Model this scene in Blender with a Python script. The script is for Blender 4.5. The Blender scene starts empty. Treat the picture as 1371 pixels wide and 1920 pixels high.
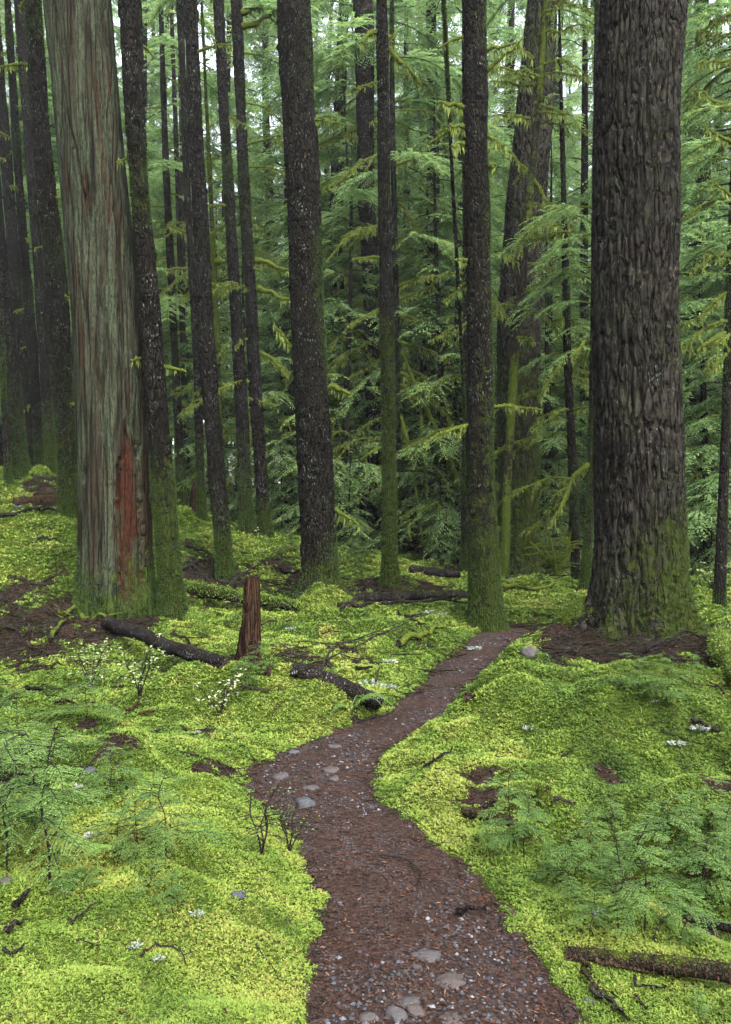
import bpy, math, random
import numpy as np
from mathutils import Vector

# ------------------------------------------------------------------ camera, world, sun, exposure
scene = bpy.context.scene
C = scene.collection
F, CX, CY, PITCH, CAMH = 1493.3, 685.5, 960.0, math.atan(30 / 1493.3), 1.6
cam_d = bpy.data.cameras.new("camera"); cam = bpy.data.objects.new("camera", cam_d); C.objects.link(cam)
cam.location = (0, 0, CAMH); cam.rotation_euler = (math.pi / 2 - PITCH, 0, 0)
cam_d.sensor_fit = 'VERTICAL'; cam_d.sensor_height = 36; cam_d.lens = 28
cam_d.clip_start = 0.05; cam_d.clip_end = 2000
scene.camera = cam
SUN_EL, SUN_ROT = math.radians(48), math.radians(155)
world = bpy.data.worlds.new("World"); scene.world = world; world.use_nodes = True
wt = world.node_tree; wt.nodes.clear()
wo = wt.nodes.new('ShaderNodeOutputWorld'); bg = wt.nodes.new('ShaderNodeBackground')
sky = wt.nodes.new('ShaderNodeTexSky'); sky.sky_type = 'NISHITA'; sky.sun_disc = False
sky.sun_elevation = SUN_EL; sky.sun_rotation = SUN_ROT; sky.dust_density = 3.0; sky.air_density = 1.0; sky.ozone_density = 1.0
hs = wt.nodes.new('ShaderNodeHueSaturation'); hs.inputs['Saturation'].default_value = 0.38   # thin overcast
wt.links.new(sky.outputs[0], hs.inputs['Color']); wt.links.new(hs.outputs[0], bg.inputs['Color'])
bg.inputs['Strength'].default_value = 0.15
wt.links.new(bg.outputs[0], wo.inputs['Surface'])
sl = bpy.data.lights.new("sun", 'SUN'); sl.energy = 1.5; sl.angle = math.radians(40); sl.color = (1.0, 0.97, 0.92)
sun = bpy.data.objects.new("sun", sl); C.objects.link(sun)
_sd = Vector((math.sin(SUN_ROT) * math.cos(SUN_EL), math.cos(SUN_ROT) * math.cos(SUN_EL), math.sin(SUN_EL)))
sun.rotation_euler = _sd.to_track_quat('Z', 'Y').to_euler(); sun.location = (0, 0, 60)
scene.view_settings.view_transform = 'Standard'; scene.view_settings.look = 'None'
scene.view_settings.gamma = 1.0; scene.view_settings.use_curve_mapping = False
scene.view_settings.exposure = 2.9
scene.render.engine = 'CYCLES'
cy = scene.cycles
cy.use_denoising = True
cy.max_bounces = 12; cy.diffuse_bounces = 10; cy.glossy_bounces = 2; cy.transmission_bounces = 10; cy.volume_bounces = 0
cy.use_adaptive_sampling = True; cy.adaptive_threshold = 0.02

# ------------------------------------------------------------------ small maths
rng = np.random.default_rng(7)
PERM = rng.permutation(256); VAL = rng.random(256) * 2 - 1
def _h(i, j, k): return VAL[PERM[(PERM[(PERM[i & 255] + j) & 255] + k) & 255]]
def noise3(p):
    i = np.floor(p).astype(np.int64); f = p - i; u = f * f * (3 - 2 * f)
    x, y, z = i[..., 0], i[..., 1], i[..., 2]; a, b, c = u[..., 0], u[..., 1], u[..., 2]
    l = lambda s, e, t: s + (e - s) * t
    return l(l(l(_h(x, y, z), _h(x + 1, y, z), a), l(_h(x, y + 1, z), _h(x + 1, y + 1, z), a), b),
             l(l(_h(x, y, z + 1), _h(x + 1, y, z + 1), a), l(_h(x, y + 1, z + 1), _h(x + 1, y + 1, z + 1), a), b), c)
def fbm(p, o=3):
    s = 0; a = 1.0; t = 0
    for k in range(o):
        s = s + a * noise3(p * (2.03 ** k) + 17.3 * k); t += a; a *= 0.5
    return s / t
def xy3(x, y, s, off=0.0): return np.stack([np.asarray(x) * s + off, np.asarray(y) * s + off * 1.7, np.zeros_like(np.asarray(x, float)) + off], -1)
def sst(a, b, x):
    t = np.clip((x - a) / (b - a), 0, 1); return t * t * (3 - 2 * t)
def unit(v): return v / np.maximum(np.linalg.norm(v, axis=-1, keepdims=True), 1e-9)

cp, sp_ = math.cos(PITCH), math.sin(PITCH)
def ray(px, py):
    u, v = (px - CX) / F, (CY - py) / F
    return np.array([u, cp + v * sp_, v * cp - sp_])
def P(px, py, Y):
    d = ray(px, py); return np.array([0, 0, CAMH]) + d * (Y / d[1])
def proj(V):
    x, y, z = V[..., 0], V[..., 1], V[..., 2] - CAMH
    d = y * cp - z * sp_; v = y * sp_ + z * cp
    d = np.where(np.abs(d) < 1e-6, 1e-6, d)
    return CX + F * x / d, CY - F * v / d

# ------------------------------------------------------------------ the lie of the land
CTRL = [(0, -4, 0), (-5, -4, .2), (5, -4, .1), (0, 1, 0), (-3, 1.5, .12), (3, 1.5, .08), (-6, 3, .35), (6, 3, .1)]
for py in (1900, 1700, 1500, 1400, 1300, 1220):
    Y = CAMH * F / (py - 930); CTRL.append(((760 - CX) / F * Y, Y, 0.0))
for px, py, Y in [(40, 1850, 2.42), (0, 1600, 3.3), (0, 1400, 4.9), (0, 1250, 6.9), (0, 1100, 9.5), (0, 1000, 11.5), (40, 905, 16), (100, 895, 16.5),
                  (130, 975, 12.2), (220, 1168, 9.2), (328, 1178, 8.9), (424, 1100, 12), (490, 1003, 16), (380, 992, 15.5), (330, 965, 19),
                  (600, 1142, 10.8), (732, 1122, 12), (707, 1040, 19), (682, 1028, 20), (871, 1088, 15), (975, 1097, 16), (914, 1178, 9.3),
                  (945, 1100, 13.5), (1080, 1105, 13.5), (1200, 1200, 8.6), (1348, 1150, 10.8), (1320, 1080, 15), (1320, 1045, 22), (600, 1030, 18)]:
    CTRL.append(tuple(P(px, py, Y)))
CTRL += [(0, 30, .7), (0, 45, 1.2), (-20, 45, 3.0), (20, 45, .6), (-12, 26, 2.4), (12, 26, .1), (-20, 14, 3.0), (18, 12, -.2), (-14, 6, 1.4), (14, 5, 0.0), (-40, 70, 4), (40, 70, 1), (0, 80, 2)]
CTRL = np.array(CTRL, float)
def _k(r2): return np.sqrt(r2 + 0.4)
_D = ((CTRL[:, None, :2] - CTRL[None, :, :2]) ** 2).sum(-1)
_A = np.zeros((len(CTRL) + 3,) * 2); NCT = len(CTRL)
_A[:NCT, :NCT] = _k(_D) - 0.02 * np.eye(NCT); _A[:NCT, NCT] = 1; _A[:NCT, NCT + 1:] = CTRL[:, :2]; _A[NCT:, :NCT] = _A[:NCT, NCT:].T
_W = np.linalg.solve(_A, np.concatenate([CTRL[:, 2], [0, 0, 0]]))
def base_h(x, y):
    r = np.sqrt(x * x + y * y); s = np.minimum(1, 85 / np.maximum(r, 1e-6)); xs, ys = x * s, y * s
    z = _W[NCT] + _W[NCT + 1] * xs + _W[NCT + 2] * ys
    for k in range(NCT):
        z = z + _W[k] * _k((xs - CTRL[k, 0]) ** 2 + (ys - CTRL[k, 1]) ** 2)
    return z
# trail edges read off at each distance ahead of the camera
_PE = [(3200, 560, 1330), (1920, 620, 1090), (1850, 612, 1050), (1750, 622, 985), (1650, 602, 895), (1580, 560, 810), (1500, 462, 705), (1450, 470, 702), (1400, 560, 735),
       (1375, 625, 775), (1350, 705, 820), (1325, 738, 845), (1300, 778, 866), (1250, 822, 922), (1210, 872, 968), (1185, 915, 1010)]
_PY = np.array([CAMH * F / (p - 930) for p, _, _ in _PE])
_PL = np.array([(l - CX) / F * y for (_, l, _), y in zip(_PE, _PY)]); _PR = np.array([(r - CX) / F * y for (_, _, r), y in zip(_PE, _PY)])
_yy = np.arange(.5, 11, .05); _kk = np.exp(-np.linspace(-3, 3, 11) ** 2); _kk /= _kk.sum(); _sm = lambda v: np.convolve(np.pad(np.interp(_yy, _PY, v), 5, 'edge'), _kk, 'valid'); _PL, _PR, _PY = _sm(_PL), _sm(_PR), _yy
def trail_d(x, y):
    """signed distance-like value: negative inside the trail"""
    w = 0.05 * fbm(xy3(x, y, 4.0, 3.1), 3) + 0.03 * noise3(xy3(x, y, 17.0, 9))
    L, R = np.interp(y, _PY, _PL), np.interp(y, _PY, _PR)
    d = np.maximum(L - x, x - R) * 0.8
    d = np.maximum(d, (y - 9.4) * 0.6)
    return d + w
MOUNDS = [(-1.1, 5.85, .72, .36, .28), (-.45, 5.75, .45, .32, .16), (1.45, 5.0, 1.0, .5, .30), (2.5, 4.6, .8, .6, .10), (-.62, 10.2, .33, .28, .26),
          (.15, 9.0, .8, .35, .06), (-.9, 2.9, .35, 1.1, .07), (-1.3, 4.1, .22, .16, .10), (2.3, 8.6, .5, .35, .10), (1.25, 7.0, .25, .5, .10),
          (-3.6, 10.6, .9, .6, .18), (-2.0, 5.2, .9, .35, .07), (1.9, 3.5, .6, .4, .06), (.55, 12.6, .5, .5, .10), (2.55, 12.0, .35, .3, .17), (-.2, 14.5, 1.2, .8, .12)]
def ridge_z(x, y, ax, ay, bx, by, w, h):
    dx, dy = bx - ax, by - ay; t = np.clip(((x - ax) * dx + (y - ay) * dy) / (dx * dx + dy * dy), 0, 1)
    d2 = (x - ax - t * dx) ** 2 + (y - ay - t * dy) ** 2
    return h * np.exp(-d2 / (w * w)) * (0.8 + 0.25 * noise3(xy3(x, y, 3.0, 5)))
def ground_h(x, y):
    x = np.asarray(x, float); y = np.asarray(y, float)
    z = base_h(x, y); d = trail_d(x, y)
    off = sst(-.05, 0.34, d)
    m = 0
    for mx, my, sx, sy, a in MOUNDS: m = m + a * np.exp(-((x - mx) / sx) ** 2 - ((y - my) / sy) ** 2)
    m = m + ridge_z(x, y, .9, 6.15, 2.75, 6.0, .17, .27) + ridge_z(x, y, -3.2, 9.0, -2.2, 9.4, .2, .10)
    hum = 0.11 * fbm(xy3(x, y, 2.2, 1.0), 3) + 0.045 * np.abs(noise3(xy3(x, y, 5.0, 4.0))) + .06 * noise3(xy3(x, y, .8, 8.0))
    r = np.sqrt(x * x + y * y)
    return z + off * (0.055 + m + hum * (1 + 0.03 * np.minimum(r, 20))) + (1 - off) * (0.012 * fbm(xy3(x, y, 5, 2), 3)) - .02 * np.exp(-(d / .12) ** 2)
# patches of bare needle litter (px, py, rx, ry, strength): each turned into a patch on the ground
_LP = [(1130, 1225, 150, 42, 1.2), (1300, 1200, 70, 40, 1.1), (1010, 1180, 90, 16, .9), (120, 1195, 170, 62, .82), (250, 1175, 70, 40, 1.2), (60, 1120, 60, 30, .6), (420, 1110, 90, 30, .8), (700, 1118, 240, 16, .8),
       (370, 1085, 60, 30, .7), (385, 1465, 60, 22, .72), (160, 1405, 45, 16, .9), (250, 1480, 70, 25, .55), (90, 900, 60, 18, .9), (980, 1080, 60, 22, 1.0), (900, 1515, 55, 26, .52),
       (1340, 1740, 60, 30, .8), (1330, 1260, 60, 40, .8), (950, 1690, 60, 60, .6), (870, 1085, 60, 14, .8), (330, 1250, 30, 20, .5), (620, 1255, 90, 22, .45), (560, 1085, 80, 20, .6), (650, 1850, 40, 60, .4), (1260, 1350, 40, 16, .5)]
def _flat(px, py):
    Y = CAMH * F / max(py - 930, 30)
    z0 = 0
    for _ in range(12):
        p = P(px, py, Y); z0 = float(base_h(p[0], p[1])); Y = .5 * Y + .5 * min(30, (CAMH - z0) * F / max(py - 930, -25 if False else 12)) if py > 945 else 15.5
    return P(px, py, Y)[:2], Y
LP = []
for px, py, rx, ry, s in _LP:
    (x, y), Y = _flat(px, py); LP.append((x, y, rx / F * Y, ry / F * Y * Y / 1.55, s))
def litter(x, y):
    d = trail_d(x, y)
    m = 1 - sst(-.05, .08, d)
    n = fbm(xy3(x, y, 3.0, 6.0), 4); n8 = fbm(xy3(x, y, 14.0, 46.0), 2)
    for lx, ly, sx, sy, s in LP:
        m = np.maximum(m, sst(.35, .62, s * np.exp(-((x - lx) / sx) ** 2 - ((y - ly) / sy) ** 2) + .62 * n + .35 * n8))
    m = np.maximum(m, sst(.42, .62, fbm(xy3(x, y, 1.7, 12.0), 3)) * .8)
    r = np.sqrt(x * x + y * y)
    return np.clip(np.maximum(m, sst(17, 24, r) * .6), 0, 1)
def G(px, py):
    """where the line of sight through this photo point meets the ground"""
    d = ray(px, py); t = np.concatenate([np.arange(1.5, 14, .01), np.arange(14, 30, .03)])
    X = d[None] * t[:, None]; X[:, 2] += CAMH
    below = X[:, 2] <= ground_h(X[:, 0], X[:, 1])
    k = int(np.argmax(below)) if below.any() else len(t) - 1
    return X[k]
def gz(x, y): return float(ground_h(np.array([x]), np.array([y]))[0])

# ------------------------------------------------------------------ mesh building
class MB:
    def __init__(s): s.V = []; s.F = []; s.A = {}; s.n = 0
    def add(s, V, Fc, mat=0, **attr):
        V = np.asarray(V, float).reshape(-1, 3)
        if not isinstance(Fc, list): Fc = [Fc]
        for f in Fc: s.F.append((np.asarray(f, np.int64) + s.n, mat))
        for k in set(list(attr) + list(s.A)):
            lst = s.A.setdefault(k, [np.zeros(s.n)] if s.n else [])
            v = attr.get(k, 0.0); lst.append(np.broadcast_to(np.asarray(v, float), (len(V),)))
        s.V.append(V); s.n += len(V); return s
    def build(s, name, mats, parent=None, org=(0, 0, 0), smooth=False):
        V = np.concatenate(s.V) - np.asarray(org, float)
        me = bpy.data.meshes.new(name)
        loops = np.concatenate([f.reshape(-1) for f, _ in s.F]); cnt = np.concatenate([np.full(len(f), f.shape[1]) for f, _ in s.F])
        mi = np.concatenate([np.full(len(f), m) for f, m in s.F])
        me.vertices.add(len(V)); me.vertices.foreach_set('co', V.astype(np.float32).ravel())
        me.loops.add(len(loops)); me.loops.foreach_set('vertex_index', loops.astype(np.int32))
        me.polygons.add(len(cnt)); me.polygons.foreach_set('loop_start', np.concatenate([[0], np.cumsum(cnt)[:-1]]).astype(np.int32))
        me.polygons.foreach_set('material_index', mi.astype(np.int32))
        me.polygons.foreach_set('use_smooth', np.full(len(cnt), smooth))
        for k, l in s.A.items():
            a = me.attributes.new(k, 'FLOAT', 'POINT'); a.data.foreach_set('value', np.concatenate(l).astype(np.float32))
        for m in (mats if isinstance(mats, (list, tuple)) else [mats]): me.materials.append(m)
        me.update(calc_edges=True)
        o = bpy.data.objects.new(name, me); C.objects.link(o)
        if parent is not None: o.parent = parent
        else: o.location = org
        return o
def tag(o, label=None, cat=None, group=None, kind=None):
    if label: o['label'] = label
    if cat: o['category'] = cat
    if group: o['group'] = group
    if kind: o['kind'] = kind
    return o
def empty(name, loc, label, cat, group=None):
    o = bpy.data.objects.new(name, None); C.objects.link(o); o.location = loc; o.empty_display_size = .1
    return tag(o, label, cat, group)
def copy_tree(root, loc, rz, sc, label=None, group=None):
    r = root.copy(); C.objects.link(r); r.location = loc; r.rotation_euler = (0, 0, rz); r.scale = (sc, sc, sc) if np.isscalar(sc) else sc
    if label: r['label'] = label
    if group: r['group'] = group
    for ch in list(root.children):
        c = ch.copy(); C.objects.link(c); c.parent = r
        for g_ in list(ch.children):
            d = g_.copy(); C.objects.link(d); d.parent = c
    return r
def frames(pts):
    t = np.gradient(pts, axis=0); t = unit(t)
    up = np.array([0, 0, 1.0]) if abs(t[0, 2]) < .9 else np.array([1.0, 0, 0])
    a = np.cross(up, t[0]); a /= np.linalg.norm(a); A = [a]
    for k in range(1, len(pts)):
        a = A[-1] - t[k] * np.dot(A[-1], t[k]); A.append(a / max(np.linalg.norm(a), 1e-9))
    A = np.array(A); return t, A, np.cross(t, A)
def tube_v(pts, rad, seg, disp=None):
    pts = np.asarray(pts, float); rad = np.broadcast_to(np.asarray(rad, float), (len(pts),))
    _, A, B = frames(pts); th = np.linspace(0, 2 * math.pi, seg, endpoint=False)
    dirs = A[:, None] * np.cos(th)[None, :, None] + B[:, None] * np.sin(th)[None, :, None]
    R = rad[:, None] + (0 if disp is None else disp)
    return (pts[:, None] + dirs * R[..., None]).reshape(-1, 3)
def tube_f(n, seg):
    i = np.arange(n - 1)[:, None] * seg; j = np.arange(seg)[None]; j2 = (j + 1) % seg
    return np.stack([i + j, i + j2, i + seg + j2, i + seg + j], -1).reshape(-1, 4)
def add_tube(mb, pts, rad, seg=8, mat=0, caps=False, cap_mat=None, disp=None, **attr):
    V = tube_v(pts, rad, seg, disp); n = len(pts); mb.add(V, tube_f(n, seg), mat, **attr)
    if caps:
        for k, rev in ((0, True), (n - 1, False)):
            ring = V[k * seg:(k + 1) * seg]; c = ring.mean(0); j = np.arange(seg)
            W = np.concatenate([ring, [c + (c - np.asarray(pts[1 if k == 0 else n - 2])) * .02]])
            tri = np.stack([j, (j + 1) % seg, np.full(seg, seg)], -1)
            mb.add(W, tri[:, ::-1] if rev else tri, mat if cap_mat is None else cap_mat, **{q: 0.0 for q in attr})
def kites(mb, base, d, side, L, W, mat=0, drop=0.0, **attr):
    """n kite-shaped leaves: base point, direction, side vector, length, width"""
    n = len(base)
    if n == 0: return
    L = np.broadcast_to(L, (n,))[:, None]; W = np.broadcast_to(W, (n,))[:, None]
    mid = base + d * L * .45; tip = base + d * L; tip = tip - np.array([0, 0, 1.0]) * (np.asarray(drop) * L)
    V = np.stack([base, mid + side * W * .5, tip, mid - side * W * .5], 1).reshape(-1, 3)
    Q = np.arange(n * 4).reshape(n, 4)
    mb.add(V, Q, mat, **{k: (np.repeat(v, 4) if np.ndim(v) else v) for k, v in attr.items()})

# ------------------------------------------------------------------ materials
def new_mat(name):
    m = bpy.data.materials.new(name); m.use_nodes = True; m.node_tree.nodes.clear(); return m, m.node_tree
def nd(t, typ, **kw):
    n = t.nodes.new(typ)
    for k, v in kw.items():
        if k[0] == '_': setattr(n, k[1:], v)
        else:
            s = n.inputs[int(k[1:])] if (k[0] == 'i' and k[1:].isdigit()) else n.inputs[k.replace('__', ' ')]
            if isinstance(v, bpy.types.NodeSocket): t.links.new(v, s)
            else: s.default_value = v
    return n
def ramp(t, fac, stops, interp='LINEAR'):
    n = t.nodes.new('ShaderNodeValToRGB'); n.color_ramp.interpolation = interp
    e = n.color_ramp.elements
    while len(e) < len(stops): e.new(.5)
    for q, (p, c) in zip(e, stops):
        q.position = p; q.color = (c, c, c, 1) if np.isscalar(c) else (*c, 1)
    t.links.new(fac, n.inputs[0]); return n.outputs[0]
def mixc(t, fac, a, b, mode='MIX'):
    n = t.nodes.new('ShaderNodeMix'); n.data_type = 'RGBA'; n.blend_type = mode
    for s, v in ((n.inputs[0], fac), (n.inputs[6], a), (n.inputs[7], b)):
        if isinstance(v, bpy.types.NodeSocket): t.links.new(v, s)
        else: s.default_value = v if np.isscalar(v) else (*v, 1) if len(v) == 3 else v
    return n.outputs[2]
def math_(t, op, a, b=0.0, c=0.0, clamp=False):
    n = t.nodes.new('ShaderNodeMath'); n.operation = op; n.use_clamp = clamp
    for s, v in zip(n.inputs, (a, b, c)):
        if isinstance(v, bpy.types.NodeSocket): t.links.new(v, s)
        else: s.default_value = v
    return n.outputs[0]
def attr_(t, name): return nd(t, 'ShaderNodeAttribute', _attribute_name=name).outputs['Fac']
def noise_(t, vec, scale, detail=4, rough=.6):
    return nd(t, 'ShaderNodeTexNoise', Vector=vec, Scale=scale, Detail=detail, Roughness=rough).outputs['Fac']
def objco(t, sc=(1, 1, 1)):
    c = nd(t, 'ShaderNodeTexCoord').outputs['Object']
    return nd(t, 'ShaderNodeMapping', Vector=c, Scale=sc).outputs[0]
def finish(t, col, rough=.85, bump=None, dist=.01, strength=.6, spec=.25, transl=0.0, tcol=None):
    b = nd(t, 'ShaderNodeBsdfPrincipled', Base__Color=col, Roughness=rough)
    b.inputs['Specular IOR Level'].default_value = spec
    if bump is not None:
        bn = nd(t, 'ShaderNodeBump', Height=bump, Strength=strength, Distance=dist); t.links.new(bn.outputs[0], b.inputs['Normal'])
    out = nd(t, 'ShaderNodeOutputMaterial'); sh = b.outputs[0]
    if transl:
        tr = nd(t, 'ShaderNodeBsdfTranslucent', Color=tcol if tcol is not None else col)
        sh = nd(t, 'ShaderNodeMixShader', i0=transl, i1=sh, i2=tr.outputs[0]).outputs[0]
    t.links.new(sh, out.inputs['Surface'])
MOSS_D, MOSS_M, MOSS_L = (.030, .050, .006), (.105, .140, .014), (.26, .30, .030)

def bark_mat(name, dark, light, lichen=(.30, .34, .30), lich_amt=.5, moss=((.005, .008, .0015), (.026, .034, .005)), zs=.16, sc=11.0, scar=False, lich_big=False, cs=26.0, cz=.3, cd=.7):
    m, t = new_mat(name)
    v = objco(t, (1, 1, zs)); n1 = noise_(t, v, sc, 7, .65); v2 = objco(t)
    col = mixc(t, ramp(t, n1, [(.36, 0.0), (.64, 1.0)]), dark, light); wv = nd(t, 'ShaderNodeTexNoise', Vector=objco(t, (1, 1, cz)), Scale=cs * .55, Detail=3.0).outputs['Color']
    wm = nd(t, 'ShaderNodeVectorMath', _operation='MULTIPLY_ADD', i0=wv, i1=(1.1 / cs,) * 3, i2=objco(t, (1, 1, cz))).outputs[0]
    pv = nd(t, 'ShaderNodeTexVoronoi', Vector=wm, Scale=cs, _feature='DISTANCE_TO_EDGE').outputs['Distance']; crack = ramp(t, pv, [(.0, 0.0), (.16, 1.0)])
    col = mixc(t, math_(t, 'MULTIPLY', math_(t, 'SUBTRACT', 1.0, crack), cd), col, tuple(c * .45 for c in dark)); col = mixc(t, math_(t, 'MULTIPLY', ramp(t, noise_(t, objco(t), 4, 5, .7), [(.48, 0.0), (.72, 1.0)]), .55), col, tuple(a * b for a, b in zip(light, (.85, 1.15, .75))))
    big = noise_(t, v2, 1.1, 3)
    col = mixc(t, math_(t, 'MULTIPLY', ramp(t, big, [(.4, 0.0), (.7, 1.0)]), .5), col, tuple(c * .55 for c in dark))
    if lich_big:
        lv = objco(t, (1, 1, .30)); ln = noise_(t, lv, 62, 6, .75); lb = noise_(t, objco(t, (1, 1, .09)), 9, 6, .7)
        f = math_(t, 'MULTIPLY', ramp(t, ln, [(.38, 0.0), (.60, 1.0)]), ramp(t, lb, [(.40, .05), (.60, 1.0)]))
    else:
        vo = nd(t, 'ShaderNodeTexVoronoi', Vector=objco(t, (1, 1, .38)), Scale=42.0, Randomness=1.0)
        spots = ramp(t, vo.outputs['Distance'], [(.09, 1.0), (.30, 0.0)])
        ln = noise_(t, v2, 5.5, 4); f = math_(t, 'MULTIPLY', spots, ramp(t, ln, [(.47, 0.0), (.62, 1.0)]))
    f = math_(t, 'MULTIPLY', f, lich_amt)
    col = mixc(t, f, col, lichen)
    if scar:
        sv = ramp(t, noise_(t, objco(t, (1, 1, .35)), 55, 6, .75), [(.36, 0.0), (.66, 1.0)])
        col = mixc(t, attr_(t, 'scar'), col, mixc(t, sv, (.0035, .0014, .0010), (.040, .0130, .0065)))
    ms = math_(t, 'ADD', attr_(t, 'moss'), math_(t, 'MULTIPLY', math_(t, 'SUBTRACT', noise_(t, v2, 9, 6, .7), .5), 1.5))
    mc = mixc(t, noise_(t, v2, 40, 3), moss[0], moss[1])
    col = mixc(t, ramp(t, ms, [(.42, 0.0), (.62, 1.0)]), col, mc)
    finish(t, col, .85, math_(t, 'ADD', n1, math_(t, 'MULTIPLY', math_(t, 'ADD', noise_(t, v2, 70, 3), math_(t, 'MULTIPLY', crack, 3.0)), .35)), .025, .9, .05)
    return m
def leaf_mat(name, stops, transl=.35, rnd=.12, rough=.55, spec=.3):
    m, t = new_mat(name)
    f = attr_(t, 'tint'); oi = nd(t, 'ShaderNodeObjectInfo')
    f = math_(t, 'ADD', f, math_(t, 'MULTIPLY', math_(t, 'SUBTRACT', oi.outputs['Random'], .5), rnd), clamp=True)
    col = ramp(t, f, stops)
    finish(t, col, rough, None, spec=spec, transl=transl)
    return m
M = {}
M['bark_fir'] = bark_mat('fir_bark', (.0022, .0018, .0015), (.026, .0215, .0175), lichen=(.075, .095, .072), lich_amt=.8, zs=.30, sc=30, cs=15.0, cz=.22, cd=.9)
M['bark_hem'] = bark_mat('hemlock_bark', (.0010, .0008, .0006), (.0095, .0076, .0055), lichen=(.125, .145, .125), lich_amt=.8, zs=.25, sc=26)
M['bark_grey'] = bark_mat('grey_bark', (.0012, .0010, .0009), (.0105, .0088, .0072), lichen=(.135, .155, .140), lich_amt=.8, zs=.25, sc=26)
M['bark_cedar'] = bark_mat('cedar_bark', (.0022, .0016, .0012), (.020, .0120, .0078), lichen=(.040, .054, .032), lich_amt=.85, zs=.035, sc=34, scar=True, lich_big=True, cs=14.0, cz=.05, cd=.75, moss=((.010, .018, .003), (.040, .060, .008)))
M['bark_bg'] = bark_mat('brown_bark', (.002, .0016, .0013), (.0115, .0090, .0070), lich_amt=.4, zs=.25, sc=22)
M['rot'] = bark_mat('rotten_red_wood', (.006, .0033, .0022), (.038, .020, .012), lich_amt=.0, zs=.06, sc=22, cs=42.0, cz=.07, cd=.6, moss=((.02, .03, .006), (.07, .09, .015)))
M['log'] = bark_mat('wet_log_bark', (.004, .0032, .0030), (.021, .0165, .0155), lichen=(.22, .24, .23), lich_amt=.6, zs=.4, sc=18, cs=48.0, cz=1.0, cd=.35)
M['wood'] = bark_mat('bare_wood', (.010, .0062, .0042), (.056, .035, .022), lich_amt=.1, zs=.2, sc=20, cs=70.0, cz=.5, cd=.3)
M['twig'] = bark_mat('twig_bark', (.010, .0078, .007), (.045, .037, .033), lichen=(.22, .23, .22), lich_amt=.6, zs=1, sc=25, cs=150.0, cz=1.0, cd=.1)
M['branch'] = bark_mat('mossy_branch', (.010, .008, .006), (.026, .021, .015), lich_amt=.1, zs=1, sc=20, cs=120.0, cz=1.0, cd=.1, moss=((.032, .048, .007), (.125, .160, .020)))
M['moss_log'] = bark_mat('mossy_wood', (.010, .008, .006), (.030, .022, .015), lich_amt=.1, zs=.5, sc=20, cs=70.0, cz=1.0, cd=.2, moss=((.016, .026, .004), (.075, .095, .012)))
M['foliage'] = leaf_mat('hemlock_foliage', [(.0, (.050, .095, .032)), (.45, (.118, .200, .068)), (.8, (.175, .275, .105)), (1.0, (.23, .31, .08))], .55, .25, .8, .08)
M['seedling'] = leaf_mat('seedling_needles', [(.0, (.022, .050, .012)), (.5, (.066, .125, .032)), (1.0, (.125, .195, .050))], .38, .15, .8, .08)
M['moss'] = leaf_mat('moss_fronds', [(.0, (.016, .032, .006)), (.3, (.046, .080, .011)), (.62, (.090, .140, .020)), (.88, (.145, .186, .032)), (1.0, (.17, .150, .040))], .30, 0.0, .7, .15)
M['hang'] = leaf_mat('hanging_moss', [(.0, (.028, .040, .010)), (.5, (.086, .115, .024)), (1.0, (.165, .20, .045))], .4, .1, .8, .1)
M['pale'] = leaf_mat('pale_leaves', [(.0, (.08, .14, .03)), (.5, (.17, .22, .08)), (1.0, (.32, .33, .20))], .3, .1)
M['fern'] = leaf_mat('fern_pinnae', [(.0, (.025, .055, .010)), (.6, (.065, .115, .020)), (1.0, (.12, .175, .035))], .3, .1)
M['lichen'] = leaf_mat('pale_lichen', [(.0, (.08, .10, .08)), (.6, (.15, .175, .145)), (1.0, (.26, .26, .24))], .15, .15, .8, .1)
M['needle'] = leaf_mat('dead_needles', [(.0, (.006, .0035, .003)), (.45, (.028, .0135, .0095)), (.85, (.062, .030, .018)), (1.0, (.14, .095, .06))], .0, 0, .8, .06)
M['gravel'] = leaf_mat('gravel_stone', [(.0, (.009, .009, .011)), (.6, (.036, .036, .042)), (1.0, (.10, .10, .105))], .0, 0, .7, .12)
def rock_mat():
    m, t = new_mat('rock'); v = objco(t); n1 = noise_(t, v, 14, 6); oi = nd(t, 'ShaderNodeObjectInfo').outputs['Random']
    col = mixc(t, n1, mixc(t, oi, (.014, .015, .017), (.018, .014, .013)), mixc(t, oi, (.050, .053, .060), (.052, .042, .038)))
    geo = nd(t, 'ShaderNodeNewGeometry'); ms = math_(t, 'ADD', attr_(t, 'moss'), math_(t, 'MULTIPLY', math_(t, 'SUBTRACT', noise_(t, v, 20, 4), .5), 1.0))
    col = mixc(t, ramp(t, ms, [(.45, 0.0), (.6, 1.0)]), col, mixc(t, noise_(t, v, 60, 3), (.022, .036, .004), (.095, .125, .014)))
    finish(t, col, .8, math_(t, 'ADD', n1, noise_(t, v, 60, 4)), .01, .6, .1); return m
M['rock'] = rock_mat()
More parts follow.
